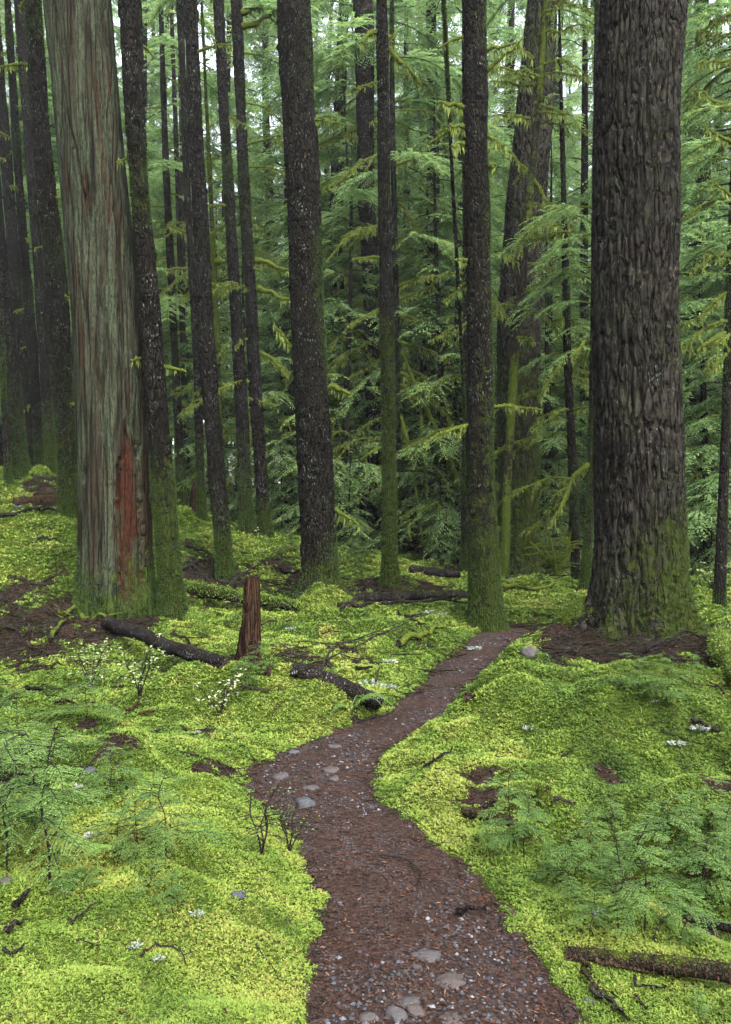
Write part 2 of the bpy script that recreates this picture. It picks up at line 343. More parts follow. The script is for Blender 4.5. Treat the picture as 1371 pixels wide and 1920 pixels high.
def ground_mat(trail=False):
    m, t = new_mat('trail_surface' if trail else 'forest_floor'); v = objco(t)
    n1, n2, n3 = noise_(t, v, 6, 6), noise_(t, v, 38, 5, .7), noise_(t, v, 150, 3, .7)
    lit = mixc(t, ramp(t, n2, [(.3, 0.0), (.7, 1.0)]), (.0070, .0048, .0042), (.031, .0200, .0160))
    lit = mixc(t, ramp(t, n3, [(.62, 0.0), (.75, .8)]), lit, (.055, .030, .020))
    if trail:
        vo = nd(t, 'ShaderNodeTexVoronoi', Vector=v, Scale=75.0); g = nd(t, 'ShaderNodeTexVoronoi', Vector=v, Scale=75.0).outputs['Color']
        gs = nd(t, 'ShaderNodeSeparateColor', Color=g).outputs[0]
        peb = mixc(t, ramp(t, gs, [(.2, 0.0), (.95, 1.0)]), (.009, .009, .0105), (.055, .055, .062))
        lit = mixc(t, math_(t, 'MULTIPLY', ramp(t, n1, [(.44, 0.0), (.60, 1.0)]), ramp(t, vo.outputs['Distance'], [(.30, 1.0), (.48, 0.0)])), lit, peb)
        col = lit; h = math_(t, 'ADD', n2, math_(t, 'MULTIPLY', vo.outputs['Distance'], -.8)); d = .006
    else:
        mcol = mixc(t, ramp(t, n2, [(.3, 0.0), (.7, 1.0)]), (.010, .017, .004), (.044, .066, .010))
        mcol = mixc(t, ramp(t, n1, [(.35, 0.0), (.7, .7)]), mcol, (.060, .080, .010))
        f = math_(t, 'ADD', attr_(t, 'litter'), math_(t, 'MULTIPLY', math_(t, 'SUBTRACT', n2, .5), .7))
        col = mixc(t, ramp(t, f, [(.40, 0.0), (.60, 1.0)]), mcol, lit); h = math_(t, 'ADD', n2, n3); d = .02
    finish(t, col, .9, h, d, .9, .05); return m
M['ground'] = ground_mat(); M['trail'] = ground_mat(True)

# ------------------------------------------------------------------ ground and trail
def build_ground():
    # grid fine near the camera, coarser further off, out past the trees
    ys = np.concatenate([np.arange(-6, 1.6, .4), np.arange(1.6, 7, .028), np.arange(7, 13, .055), np.arange(13, 24, .14), np.arange(24, 60, .8), np.arange(60, 125, 5)])
    xs1 = np.concatenate([np.arange(0, 2.4, .03), np.arange(2.4, 6, .06), np.arange(6, 14, .2), np.arange(14, 40, 1.0), np.arange(40, 125, 6)])
    xs = np.concatenate([-xs1[:0:-1], xs1])
    X, Y = np.meshgrid(xs, ys); Z = ground_h(X.ravel(), Y.ravel()); V = np.stack([X.ravel(), Y.ravel(), Z], -1)
    ny, nx = X.shape; i = np.arange(ny - 1)[:, None] * nx + np.arange(nx - 1)[None]
    Q = np.stack([i, i + 1, i + nx + 1, i + nx], -1).reshape(-1, 4)
    mb = MB(); mb.add(V, Q, litter=litter(V[:, 0], V[:, 1]))
    tag(mb.build('ground', M['ground'], smooth=True), kind='structure')
    # trail: a sheet laid just over the ground
    ys = np.arange(.2, 10.2, .035); xs = np.arange(-1.4, 2.6, .03)
    X, Y = np.meshgrid(xs, ys); D = trail_d(X, Y); ny, nx = X.shape
    V = np.stack([X.ravel(), Y.ravel(), ground_h(X.ravel(), Y.ravel()) + .006], -1)
    i = np.arange(ny - 1)[:, None] * nx + np.arange(nx - 1)[None]
    Q = np.stack([i, i + 1, i + nx + 1, i + nx], -1).reshape(-1, 4)
    Q = Q[(D.ravel()[Q] < .03).all(1)]
    used = np.unique(Q); mp = np.zeros(len(V), int); mp[used] = np.arange(len(used))
    mb = MB(); mb.add(V[used], mp[Q]); tag(mb.build('path', M['trail'], smooth=True), kind='structure')
build_ground()

def scatter(n, r0, r1, ang, pw, seed):
    """points on the ground in a fan ahead, thinner with distance"""
    g = np.random.default_rng(seed); u = g.random(n); q = 2 - pw
    r = (r0 ** q + u * (r1 ** q - r0 ** q)) ** (1 / q); a = (g.random(n) * 2 - 1) * ang
    return r * np.sin(a), r * np.cos(a), r, g
def build_moss():
    x, y, r, g = scatter(430000, 1.7, 21, math.radians(31), 1.6, 11)
    # the carpet goes on to either side of the view
    x2, y2, r2, _ = scatter(150000, 1.5, 13, math.radians(68), 1.2, 12); wide = np.abs(np.arctan2(x2, y2)) > math.radians(31)
    x, y, r = np.concatenate([x, x2[wide]]), np.concatenate([y, y2[wide]]), np.concatenate([r, np.maximum(r2[wide], 4.5)])
    lm = litter(x, y); keep = (lm < .35 + .3 * g.random(len(x))) & (trail_d(x, y) > -.085 + .18 * g.random(len(x)) ** 2 + .08 * noise3(xy3(x, y, 8.0, 77.0)))
    x, y, r, lm = x[keep], y[keep], r[keep], lm[keep]; n = len(x)
    z = ground_h(x, y); hue = fbm(xy3(x, y, 1.3, 2.2), 4); fine = fbm(xy3(x, y, 9.0, 5.5), 2)
    tuft = fbm(xy3(x, y, 4.2, 15.5), 3); tint = np.clip(.55 + .62 * hue + .32 * fine + .5 * tuft + .08 * g.standard_normal(n) - .3 * lm, 0, .9)
    tint = np.where(fbm(xy3(x, y, 2.6, 30.0), 3) + .1 * g.standard_normal(n) > .62, np.maximum(tint, .9 + .08 * g.random(n)), tint)
    s = (.0082 + .0031 * np.maximum(r - 2.2, 0)) * np.clip(.8 + .45 * g.random(n), .6, 1.4) * (1 + .45 * fine)
    K = 6; rep = lambda v: np.repeat(v, K, axis=0)
    az = g.random(n * K) * 2 * math.pi; el = np.radians(12 + 50 * g.random(n * K)); S = rep(s)
    d = np.stack([np.cos(az) * np.cos(el), np.sin(az) * np.cos(el), np.sin(el)], -1)
    side = unit(np.stack([-np.sin(az), np.cos(az), .7 * (g.random(n * K) - .5)], -1))
    b = rep(np.stack([x, y, z + .002], -1)) + (g.random((n * K, 3)) - [.5, .5, .15]) * np.stack([S, S, S * .6], -1)
    mb = MB(); kites(mb, b, d, side, S * (.7 + .7 * g.random(n * K)), S * (.38 + .25 * g.random(n * K)), drop=.18,
                     tint=np.clip(rep(tint) + .11 * (g.random(n * K) - .5), 0, 1))
    tag(mb.build('moss_carpet', M['moss']), kind='stuff', label='bright lime green feather moss covering the forest floor')
build_moss()
def build_litter():
    x, y, r, g = scatter(115000, 1.8, 14, math.radians(30), 1.5, 21); lm = litter(x, y)
    k = (lm > .45 + .3 * g.random(len(x))) | (g.random(len(x)) < .035); lm = lm[k]; x, y, r = x[k], y[k], r[k]; n = len(x); az = g.random(n) * 2 * math.pi
    d = np.stack([np.cos(az), np.sin(az), .25 * (g.random(n) - .4)], -1); side = np.stack([-np.sin(az), np.cos(az), .6 * (g.random(n) - .5)], -1)
    b = np.stack([x, y, ground_h(x, y) + .009 + .006 * g.random(n) + np.where(lm < .4, .012 + .002 * r, 0)], -1); L = (.012 + .022 * g.random(n) ** 2) * (1 + .10 * np.maximum(r - 3, 0))
    mb = MB(); kites(mb, b, d, side, L, .0024 + .0026 * g.random(n) + .0006 * r, tint=np.clip(.42 + .25 * g.standard_normal(n), 0, 1) * .95)
    tag(mb.build('needle_litter', M['needle']), kind='stuff', label='red brown dead needles scattered over the trail')
    x, y, r, g = scatter(22000, 1.8, 9, math.radians(26), 1.4, 22)
    gr = fbm(xy3(x, y, 2.5, 14.0), 3); k = (trail_d(x, y) < -.02) & (gr > -.25 + .4 * g.random(len(x))); x, y, r = x[k], y[k], r[k]; n = len(x)
    s = .0035 + .0065 * g.random(n) ** 2 + .0006 * r; c = np.stack([x, y, ground_h(x, y) + .007 + s * .3], -1)
    O = np.array([[1, 0, 0], [0, 1, 0], [-1, 0, 0], [0, -1, 0], [0, 0, .6], [0, 0, -.6]], float)
    th = g.random(n) * 6.28; R = np.stack([np.stack([np.cos(th), -np.sin(th), th * 0], -1), np.stack([np.sin(th), np.cos(th), th * 0], -1), np.stack([th * 0, th * 0, th * 0 + 1], -1)], 1)
    V = c[:, None] + np.einsum('nij,mj->nmi', R, O) * s[:, None, None] * (.7 + .6 * g.random((n, 6, 1)))
    T = np.array([[0, 1, 4], [1, 2, 4], [2, 3, 4], [3, 0, 4], [1, 0, 5], [2, 1, 5], [3, 2, 5], [0, 3, 5]])
    Fc = (np.arange(n)[:, None, None] * 6 + T[None]).reshape(-1, 3)
    mb = MB(); mb.add(V.reshape(-1, 3), Fc, tint=np.repeat(np.clip(.35 + .3 * g.standard_normal(n), 0, 1), 6))
    tag(mb.build('gravel', M['gravel']), kind='stuff', label='small grey gravel showing through the trail')
build_litter()

# ------------------------------------------------------------------ near tree trunks, modelled one by one
def trunk_geo(prof, Y, kind, seed, moss=.2, moss_h=.8, flare=.35, flare_h=.3, lobes=5, top=17.0, side=0.0, sidedir=(1, 0)):
    """prof: (photo y, left edge x, right edge x) from top to base; Y: distance. Returns (V, F, attrs, base point, axis fn)"""
    g = np.random.default_rng(seed)
    pr = sorted(prof); pts = np.array([P((l + r) / 2, py, Y) for py, l, r in pr]); rad = np.array([(r - l) / 2 / F * Y for _, l, r in pr])
    o = np.argsort(pts[:, 2]); pts, rad = pts[o], rad[o]
    zb = gz(pts[0, 0], Y); zlo = zb - .18
    def ext(z, v):
        out = np.interp(z, pts[:, 2], v)
        s1 = (v[-1] - v[-2]) / (pts[-1, 2] - pts[-2, 2]) if len(v) > 1 else 0
        s0 = (v[1] - v[0]) / (pts[1, 2] - pts[0, 2])
        return np.where(z > pts[-1, 2], v[-1] + s1 * (z - pts[-1, 2]), np.where(z < pts[0, 2], v[0] + s0 * np.clip(z - pts[0, 2], -.15, 0), out))
    ztop = CAMH + Y * .66
    zs = np.concatenate([np.arange(zlo, ztop, max(.016, Y * .0017)), np.arange(ztop + .1, max(top, ztop + 3), .3)])
    # smooth the axis a little so that the profile does not kink
    def axis(z): return np.stack([ext(z, pts[:, 0]), np.full_like(z, Y), z], -1)
    ax = axis(zs); R = np.maximum(ext(zs, rad), .02)
    kx = np.ones(9) / 9; n = len(zs); pad = lambda v: np.concatenate([v[:1].repeat(4), v, v[-1:].repeat(4)])
    ax[:, 0] = np.convolve(pad(ax[:, 0] - np.linspace(ax[0, 0], ax[-1, 0], n)), kx, 'valid') + np.linspace(ax[0, 0], ax[-1, 0], n)
    R = np.maximum(np.convolve(pad(R), kx, 'valid'), R * .98)
    ax[:, 0] += .14 * R * noise3(np.stack([zs * .55 + seed, zs * 0, zs * 0], -1)) * sst(zb + .3, zb + 1.6, zs)
    circ = 2 * math.pi * R.mean(); seg = int(np.clip(circ / (Y * .0017), 18, 340)); th = np.linspace(0, 2 * math.pi, seg, endpoint=False)
    TH, ZZ = np.meshgrid(th, zs); RR = np.repeat(R[:, None], seg, 1); h = ZZ - zb
    ca, sa = np.cos(TH), np.sin(TH); ph = g.random() * 6
    lob = .5 + .5 * np.cos(lobes * TH + ph + .8 * np.sin(2 * TH + ph)); fl = np.exp(-np.maximum(h, 0) / flare_h)
    RR = RR * (1 + flare * fl * (.35 + 1.1 * lob) + .03 * np.cos(2 * TH + ph))
    q = lambda s, sz, of=0: np.stack([ca * RR * s + of, sa * RR * s + of, ZZ * sz + of + seed * 3.7], -1)
    if kind == 'fir':
        w = q(5, 2.2); wx = .40 * noise3(w)
        p1 = q(23, 1.9) + wx[..., None] * [1, 1, .3]; v = np.abs(noise3(p1)); v2 = np.abs(noise3(q(42, 4.5, 9)))
        disp = .050 * sst(.0, .22, v) + .022 * sst(0, .25, v2) + .010 * noise3(q(85, 26)) - .078
        disp = disp + .02 * noise3(q(2, 1))
    elif kind == 'cedar':
        p1 = q(20, .55) ; p1 = p1 + .5 * noise3(q(3, 1.2))[..., None]
        v = noise3(p1); v2 = np.abs(noise3(q(9, .28, 5))); v3 = np.abs(noise3(q(26, .9, 15))); disp = .010 * v + .006 * noise3(q(55, 4)) - .045 * (1 - sst(.0, .06, v2)) - .014 * (1 - sst(0, .14, v3)) + .020 * noise3(q(3, .5))
    else:
        v = np.abs(noise3(q(26, 8))); disp = .006 * sst(0, .4, v) + .004 * noise3(q(60, 30)) + .014 * noise3(q(4, 1.5, 3))
        kn = noise3(q(9, 9, 40)); disp = disp + .016 * sst(.62, .8, kn)
    if kind != 'cedar': disp = disp * np.minimum(1, RR / .1)
    ms = moss + 1.0 * np.exp(-np.maximum(h, 0) / moss_h) * .55 + side * (ca * sidedir[0] + sa * sidedir[1]) + .30 * noise3(q(1.6, .9, 7))
    disp = disp + .012 * np.clip(ms, 0, 1) * noise3(q(30, 30, 3)) * np.minimum(1, RR / .1)
    RV = RR + disp
    V = np.stack([ax[:, 0:1] + ca * RV, Y + sa * RV, ZZ], -1)
    at = dict(moss=np.clip(ms, 0, 1.3).ravel())
    if kind == 'cedar':
        px, py = proj(V); jag = noise3(q(12, 1.0, 2)); jag2 = noise3(q(30, 14, 2))
        L = np.interp(py, [800, 860, 950, 1080, 1130, 1190], [236, 219, 213, 219, 228, 262]); Rr = np.interp(py, [800, 860, 950, 1080, 1130, 1190], [246, 256, 262, 270, 264, 262])
        sc = sst(-4, 4, px - L + jag * 12 + jag2 * 9) * sst(-5, 5, Rr - px + jag * 14 - jag2 * 9) * (sa < .1) * sst(805, 845, py + jag * 45) * (1 - sst(1100, 1150, py + jag * 20))
        V = V - np.stack([ca, sa, 0 * ca], -1) * (sc * (.055 + .018 * jag2))[..., None]
        sc2 = np.maximum(sc, .45 * sst(.50, .65, noise3(q(10, .8, 11))) * (sa < .4))
        sc2 = sc2 * np.clip(.80 + .9 * noise3(q(22, 3.0, 31)) + .35 * jag2, .15, 1); at['scar'] = np.clip(sc2, 0, 1).ravel()
    if len(zs) > 2: V[-1] = ax[-1] + (V[-1] - ax[-1]) * .3
    return V.reshape(-1, 3), tube_f(len(zs), seg), at, np.array([ax[0, 0], Y, zb]), (zs, ax, R)

def trunk_moss(mb, V, ax, moss, n, size, seed, hmax):
    """fuzz of moss standing off the bark"""
    g = np.random.default_rng(seed); zz = V[:, 2]
    w = np.clip(moss - .30, 0, 1) * (zz < hmax); s = w.sum()
    if s <= 0: return
    k = g.choice(len(V), n, p=w / s); c = np.stack([np.interp(zz[k], ax[0], ax[1][:, 0]), np.interp(zz[k], ax[0], ax[1][:, 1]), zz[k]], -1)
    nr = unit(V[k] - c); d = unit(nr * (.5 + g.random((n, 1))) + (g.random((n, 3)) - [.5, .5, .75]) * 1.1)
    side = unit(np.cross(d, g.standard_normal((n, 3)))); L = size * (.5 + g.random(n)) * (1 + .5 * np.exp(-np.maximum(zz[k] - zz.min() - .18, 0) / .35))
    kites(mb, V[k] - nr * size * .1, d, side, L, L * .5, tint=np.clip(-.04 + .27 * g.random(n) ** 1.5 + .10 * (moss[k] - .5), 0, 1), drop=.15)

def moss_branch(mb, p0, az, L, r0, seed, rise=.1, droop=.35, moss=.8, hang=1.0, twigs=5, depth=0, wig=.08):
    """bare limb with moss on top and strands hanging below; material 0 bark, 1 strands"""
    g = np.random.default_rng(seed); n = 14; s = np.linspace(0, 1, n)
    d = np.array([math.cos(az), math.sin(az), 0]); sd = np.array([-math.sin(az), math.cos(az), 0])
    pts = np.asarray(p0)[None] + d[None] * (s * L)[:, None]
    pts[:, 2] += L * (rise * s - droop * s ** 2) + L * wig * .5 * noise3(np.stack([s * 4 + seed * 1.3, s * 0, s * 0 + seed], -1)) * s
    pts += sd[None] * (L * wig * noise3(np.stack([s * 3, s * 0 + seed * 2.1, s * 0], -1)) * np.minimum(1, s * 3))[:, None]
    rad = r0 * (1 - .78 * s) + .004; lump = 1 + .35 * noise3(np.stack([s * 9, s * 0, s * 0 + seed * .7], -1))
    add_tube(mb, pts, rad * lump, 7, 0, moss=moss * (.75 + .5 * g.random()))
    m = int(L * 60 * hang)
    if m:
        q = g.random(m) ** .8; b = np.stack([np.interp(q, s, pts[:, j]) for j in range(3)], -1); rr = np.interp(q, s, rad)
        dd = unit(np.stack([.25 * g.standard_normal(m), .25 * g.standard_normal(m), -np.ones(m)], -1)); a2 = g.random(m) * 6.28
        kites(mb, b - [0, 0, 1] * (rr * .6)[:, None], dd, np.stack([np.cos(a2), np.sin(a2), 0 * a2], -1), .03 + .10 * g.random(m) ** 2 * hang, .012 + .018 * g.random(m), 1, tint=.25 + .5 * g.random(m))
        m2 = int(L * 90); q = g.random(m2); b = np.stack([np.interp(q, s, pts[:, j]) for j in range(3)], -1); rr = np.interp(q, s, rad)
        dd = unit(g.standard_normal((m2, 3)) * [1, 1, .8] + [0, 0, .35]); a2 = unit(np.cross(dd, g.standard_normal((m2, 3))))
        kites(mb, b + dd * (rr * .7)[:, None], dd, a2, .015 + .022 * g.random(m2), .012 + .012 * g.random(m2), 1, tint=.4 + .5 * g.random(m2))
    if depth < 2:
        for k in range(twigs):
            q = .2 + .75 * (k + g.random()) / max(twigs, 1); b = np.array([np.interp(q, s, pts[:, j]) for j in range(3)])
            moss_branch(mb, b, az + g.choice([-1, 1]) * (.5 + .5 * g.random()), L * (.25 + .25 * g.random()) * (1.1 - .5 * q), r0 * .5 * (1.1 - .6 * q), seed * 7 + k + 1, rise=.1 - .3 * g.random(), droop=droop * (.6 + g.random()), moss=moss, hang=hang * .8, twigs=2 if depth == 0 else 0, depth=depth + 1, wig=wig)

NEAR = [  # key, name, label, profile (photo y, left, right), distance, bark kind, material, options, number of short branch stubs
 ('cedar', 'cedar_snag', 'massive grey green lichened cedar trunk with a reddish rot scar near its foot', [(0, 94, 211), (300, 116, 233), (600, 133, 256), (900, 147, 277), (1060, 152, 284), (1165, 152, 290)], 9.2, 'cedar', 'bark_cedar', dict(moss=.06, moss_h=1.0, flare=.10, flare_h=.3), 0),
 ('mossy_by_cedar', 'hemlock_tree', 'dark mossy trunk standing close beside the big grey cedar, between it and the broken stump', [(0, 223, 262), (320, 244, 278), (640, 263, 302), (900, 283, 325), (1080, 298, 340), (1178, 304, 352)], 8.9, 'hem', 'bark_hem', dict(moss=.16, moss_h=1.3, flare=.30), 4),
 ('behind_cedar', 'hemlock_tree', 'dark trunk with flared mossy foot on the rise, partly behind the big grey cedar', [(0, 46, 73), (320, 68, 101), (600, 92, 131), (800, 106, 139), (975, 117, 147)], 12.2, 'hem', 'bark_hem', dict(moss=.25, moss_h=1.0, flare=.45, flare_h=.35), 7),
 ('dark_straight', 'hemlock_tree', 'straight dark trunk with tiny white flecks, beside the arching dead branch behind the stump', [(0, 345, 370), (320, 357, 386), (640, 370, 402), (900, 393, 425), (1100, 410, 440)], 12.0, 'hem', 'bark_grey', dict(moss=.06, moss_h=1.0, flare=.2), 2),
 ('thin_behind', 'hemlock_tree', 'thin grey trunk just behind the straight dark white flecked trunk', [(0, 331, 343), (320, 344, 356), (640, 360, 373), (990, 372, 388)], 15.5, 'hem', 'bark_grey', dict(moss=.15, flare=.25), 3),
 ('pair_grey', 'hemlock_tree', 'slim pale flecked trunk, the one of the close pair nearer the grey cedar', [(0, 401, 419), (320, 418, 436), (640, 434, 456), (990, 452, 476)], 15.8, 'hem', 'bark_grey', dict(moss=.16, moss_h=.8, flare=.3), 7),
 ('pair_branchy', 'hemlock_tree', 'slim grey trunk of the close pair with long mossy limbs beside the big central trunk', [(0, 434, 454), (320, 447, 466), (640, 462, 485), (1004, 486, 510)], 16.0, 'hem', 'bark_grey', dict(moss=.16, moss_h=.8, flare=.3), 5),
 ('central', 'hemlock_tree', 'big dark central trunk with flared mossy roots on a bright moss mound', [(0, 521, 584), (320, 536, 600), (640, 551, 613), (900, 562, 628), (1090, 566, 634), (1142, 566, 640)], 10.8, 'hem', 'bark_hem', dict(moss=.10, moss_h=1.2, flare=.75, flare_h=.24, lobes=6, side=.12), 2),
 ('far_brown', 'fir_tree', 'tall brown trunk with grey flecks standing behind the slim central trunk', [(0, 660, 697), (320, 671, 703), (640, 682, 711), (1040, 694, 718)], 19.0, 'hem', 'bark_bg', dict(moss=.12, flare=.25), 0),
 ('slim_mid', 'hemlock_tree', 'slim dark mossy trunk rising from fallen branches just in front of the tall brown trunk', [(0, 706, 727), (320, 708, 730), (640, 711, 737), (900, 716, 742), (1122, 718, 746)], 12.0, 'hem', 'bark_hem', dict(moss=.22, moss_h=2.0, flare=.3), 5),
 ('snag_thin', 'dead_snag', 'thin broken dead pole with snapped top beside the tall brown trunk', [(802, 670, 678), (900, 673, 684), (1028, 677, 688)], 19.6, 'hem', 'bark_bg', dict(moss=.2, flare=.2, top=3.27), 0),
 ('trailside', 'hemlock_tree', 'dark mossy trunk standing right where the trail bends out of sight', [(0, 866, 908), (320, 871, 915), (640, 875, 921), (900, 880, 929), (1080, 885, 936), (1178, 887, 944)], 9.3, 'hem', 'bark_hem', dict(moss=.16, moss_h=1.3, flare=.30, flare_h=.2, side=.12), 6),
 ('thin_dark', 'hemlock_tree', 'thin dark pole of a tree just behind the mossy trunk at the trail bend', [(0, 866, 872), (400, 868, 876), (640, 869, 880), (1088, 864, 878)], 15.0, 'hem', 'bark_hem', dict(moss=.22, flare=.15), 6),
 ('ancient', 'fir_tree', 'huge old moss covered trunk behind the thin leaning mossy tree', [(0, 992, 1052), (300, 958, 1034), (640, 932, 1018), (900, 932, 1008), (1095, 934, 1010)], 16.0, 'fir', 'bark_fir', dict(moss=.34, moss_h=1.5, flare=.35, flare_h=.5), 0),
 ('leaning', 'hemlock_tree', 'thin leaning mossy tree with many bare moss draped limbs', [(0, 1019, 1028), (200, 1004, 1016), (400, 983, 997), (640, 960, 975), (900, 945, 960), (1100, 936, 953)], 13.5, 'hem', 'branch', dict(moss=.50, moss_h=1.5, flare=.1), 0),
 ('thin_black', 'hemlock_tree', 'thin blackish tree with mossy limbs between the ancient trunk and the massive furrowed fir', [(380, 1052, 1062), (640, 1056, 1070), (900, 1066, 1083), (1105, 1072, 1089)], 13.5, 'hem', 'bark_hem', dict(moss=.16, moss_h=.7, flare=.12, top=9), 0),
 ('lean_by_fir', 'hemlock_tree', 'thin mossy sapling leaning against the side of the massive furrowed fir', [(0, 1190, 1200), (600, 1128, 1140), (900, 1106, 1119), (1132, 1084, 1100)], 12.0, 'hem', 'bark_hem', dict(moss=.36, flare=.1), 0),
 ('thin_by_fir', 'hemlock_tree', 'thin dark upright tree just beside the massive furrowed fir', [(380, 1110, 1120), (600, 1107, 1117), (1132, 1096, 1108)], 12.6, 'hem', 'bark_hem', dict(moss=.26, flare=.1, top=9), 0),
 ('fir', 'fir_tree', 'massive fir with deeply furrowed bark and a mossy flared foot by the trail', [(0, 1124, 1278), (300, 1121, 1277), (640, 1117, 1274), (1000, 1114, 1278), (1120, 1108, 1286), (1200, 1106, 1296)], 8.7, 'fir', 'bark_fir', dict(moss=.10, moss_h=1.15, flare=.46, flare_h=.24, lobes=8, side=.22, sidedir=(.93, -.2)), 0),
 ('edge_thin', 'hemlock_tree', 'thin trunk near the edge beyond the massive furrowed fir', [(300, 1372, 1384), (640, 1359, 1376), (900, 1348, 1366), (1150, 1338, 1359)], 10.8, 'hem', 'bark_bg', dict(moss=.24, flare=.08), 0),
 ('rise_big', 'hemlock_tree', 'broad dark trunk on top of the mossy rise at the edge of view', [(350, -36, 3), (640, -8, 29), (800, 10, 44), (900, 24, 56)], 16.0, 'hem', 'bark_grey', dict(moss=.1, flare=.25), 3),
 ('rise_thin', 'hemlock_tree', 'thinnest brown pole in front of the broad trunk on the rise', [(400, -14, -4), (700, 0, 10), (905, 10, 22)], 15.3, 'hem', 'bark_bg', dict(moss=.2, flare=.15), 2),
 ('rise_hazy', 'hemlock_tree', 'dusky trunk half hidden behind the broad trunk on the rise', [(0, -22, -2), (340, 4, 24), (640, 25, 48), (885, 48, 68)], 19.0, 'hem', 'bark_grey', dict(moss=.12, flare=.2), 4),
 ('rise_a', 'hemlock_tree', 'slender dark trunk on the rise with many short mossy stubs', [(0, 8, 19), (320, 27, 41), (640, 52, 69), (880, 68, 87)], 17.5, 'hem', 'bark_hem', dict(moss=.2, flare=.25), 10),
 ('rise_b', 'hemlock_tree', 'dark trunk on the rise rising beside the moss topped boulder', [(0, 27, 43), (320, 50, 64), (640, 71, 88), (892, 88, 107)], 16.4, 'hem', 'bark_grey', dict(moss=.2, flare=.2), 5),
 ('rise_c', 'hemlock_tree', 'pale slender trunk squeezed between two dark ones on the rise', [(0, 44, 54), (320, 66, 78), (640, 86, 98), (895, 106, 119)], 16.8, 'hem', 'bark_grey', dict(moss=.05, flare=.2), 2),
 ('gap_a', 'hemlock_tree', 'dark straight trunk in the gap between the mossy trunk and the thin grey one', [(0, 297, 305), (320, 305, 317), (640, 321, 334), (962, 334, 351)], 19.2, 'hem', 'bark_hem', dict(moss=.15, flare=.2), 12),
 ('gap_b', 'hemlock_tree', 'shadowy trunk standing just behind the straight one in the gap', [(0, 318, 325), (640, 338, 350), (962, 346, 358)], 21.5, 'hem', 'bark_hem', dict(moss=.1, flare=.2), 5),
 ('lime_pole', 'hemlock_tree', 'crooked lime green mossy pole behind the straight dark white flecked trunk', [(415, 394, 401), (640, 403, 413), (900, 408, 420), (1000, 412, 424)], 17.0, 'hem', 'branch', dict(moss=.62, flare=.1, top=7.5), 6),
 ('slim_twin', 'hemlock_tree', 'thin mossy trunk half hidden behind the slim dark central trunk', [(0, 731, 738), (320, 733, 743), (640, 738, 750), (1034, 741, 752)], 17.5, 'hem', 'bark_hem', dict(moss=.35, flare=.15), 0),
 ('bend_twin', 'hemlock_tree', 'very thin mossy stem touching the mossy trunk at the trail bend', [(640, 862, 867), (900, 875, 881), (1150, 880, 889)], 9.9, 'hem', 'bark_hem', dict(moss=.35, flare=.1, top=5), 0),
 ('pair_back', 'hemlock_tree', 'thin shadowed stem between the close pair of slim trunks', [(300, 428, 433), (640, 442, 448), (990, 447, 455)], 18.5, 'hem', 'bark_hem', dict(moss=.2, flare=.1), 3),
 ('far_fir_side', 'hemlock_tree', 'dim brown trunk in the gloom beyond the massive fir', [(640, 1300, 1316), (1000, 1298, 1318)], 26.0, 'hem', 'bark_bg', dict(moss=.05, flare=.2), 2),
]
TREE = {}
for i, (key, name, label, prof, Y, kind, mat, opt, stubs) in enumerate(NEAR):
    V, Fc, at, base, ax = trunk_geo(prof, Y, kind, 3 + i * 5, **opt)
    root = empty(name, base, label, 'tree'); mb = MB(); mb.add(V, Fc, 0, **at)
    tr = mb.build('trunk', M[mat], root, base, smooth=True)
    mm = MB(); area = float(ax[2].mean()) * 40
    nm = int(np.clip(np.clip(at['moss'] - .3, 0, 1).mean() * 150000 * area / (Y / 10) ** 1.0, 300, 30000))
    trunk_moss(mm, V, ax, at['moss'], nm, .0125 * (Y / 10) ** .7, 900 + i, CAMH + Y * .66)
    if mm.V: mm.build('moss', M['moss'], root, base)
    g = np.random.default_rng(500 + i); zs, axp, R = ax
    for k in range(stubs):
        z = base[2] + 1.6 + (Y * .62 - .5) * (k + g.random()) / stubs; c = np.array([np.interp(z, zs, axp[:, j]) for j in range(3)])
        az = g.choice([0, math.pi]) + g.normal(0, .6); b = MB(); L = .12 + .5 * g.random() ** 2
        moss_branch(b, c, az, L + float(np.interp(z, zs, R)), .014 + .012 * g.random(), 40 + i * 20 + k, rise=.2 * g.standard_normal(), droop=.3, moss=.8, hang=.9, twigs=int(L > .3))
        b.build('branch', [M['branch'], M['hang']], root, base)
    TREE[key] = (root, base, ax, Y)
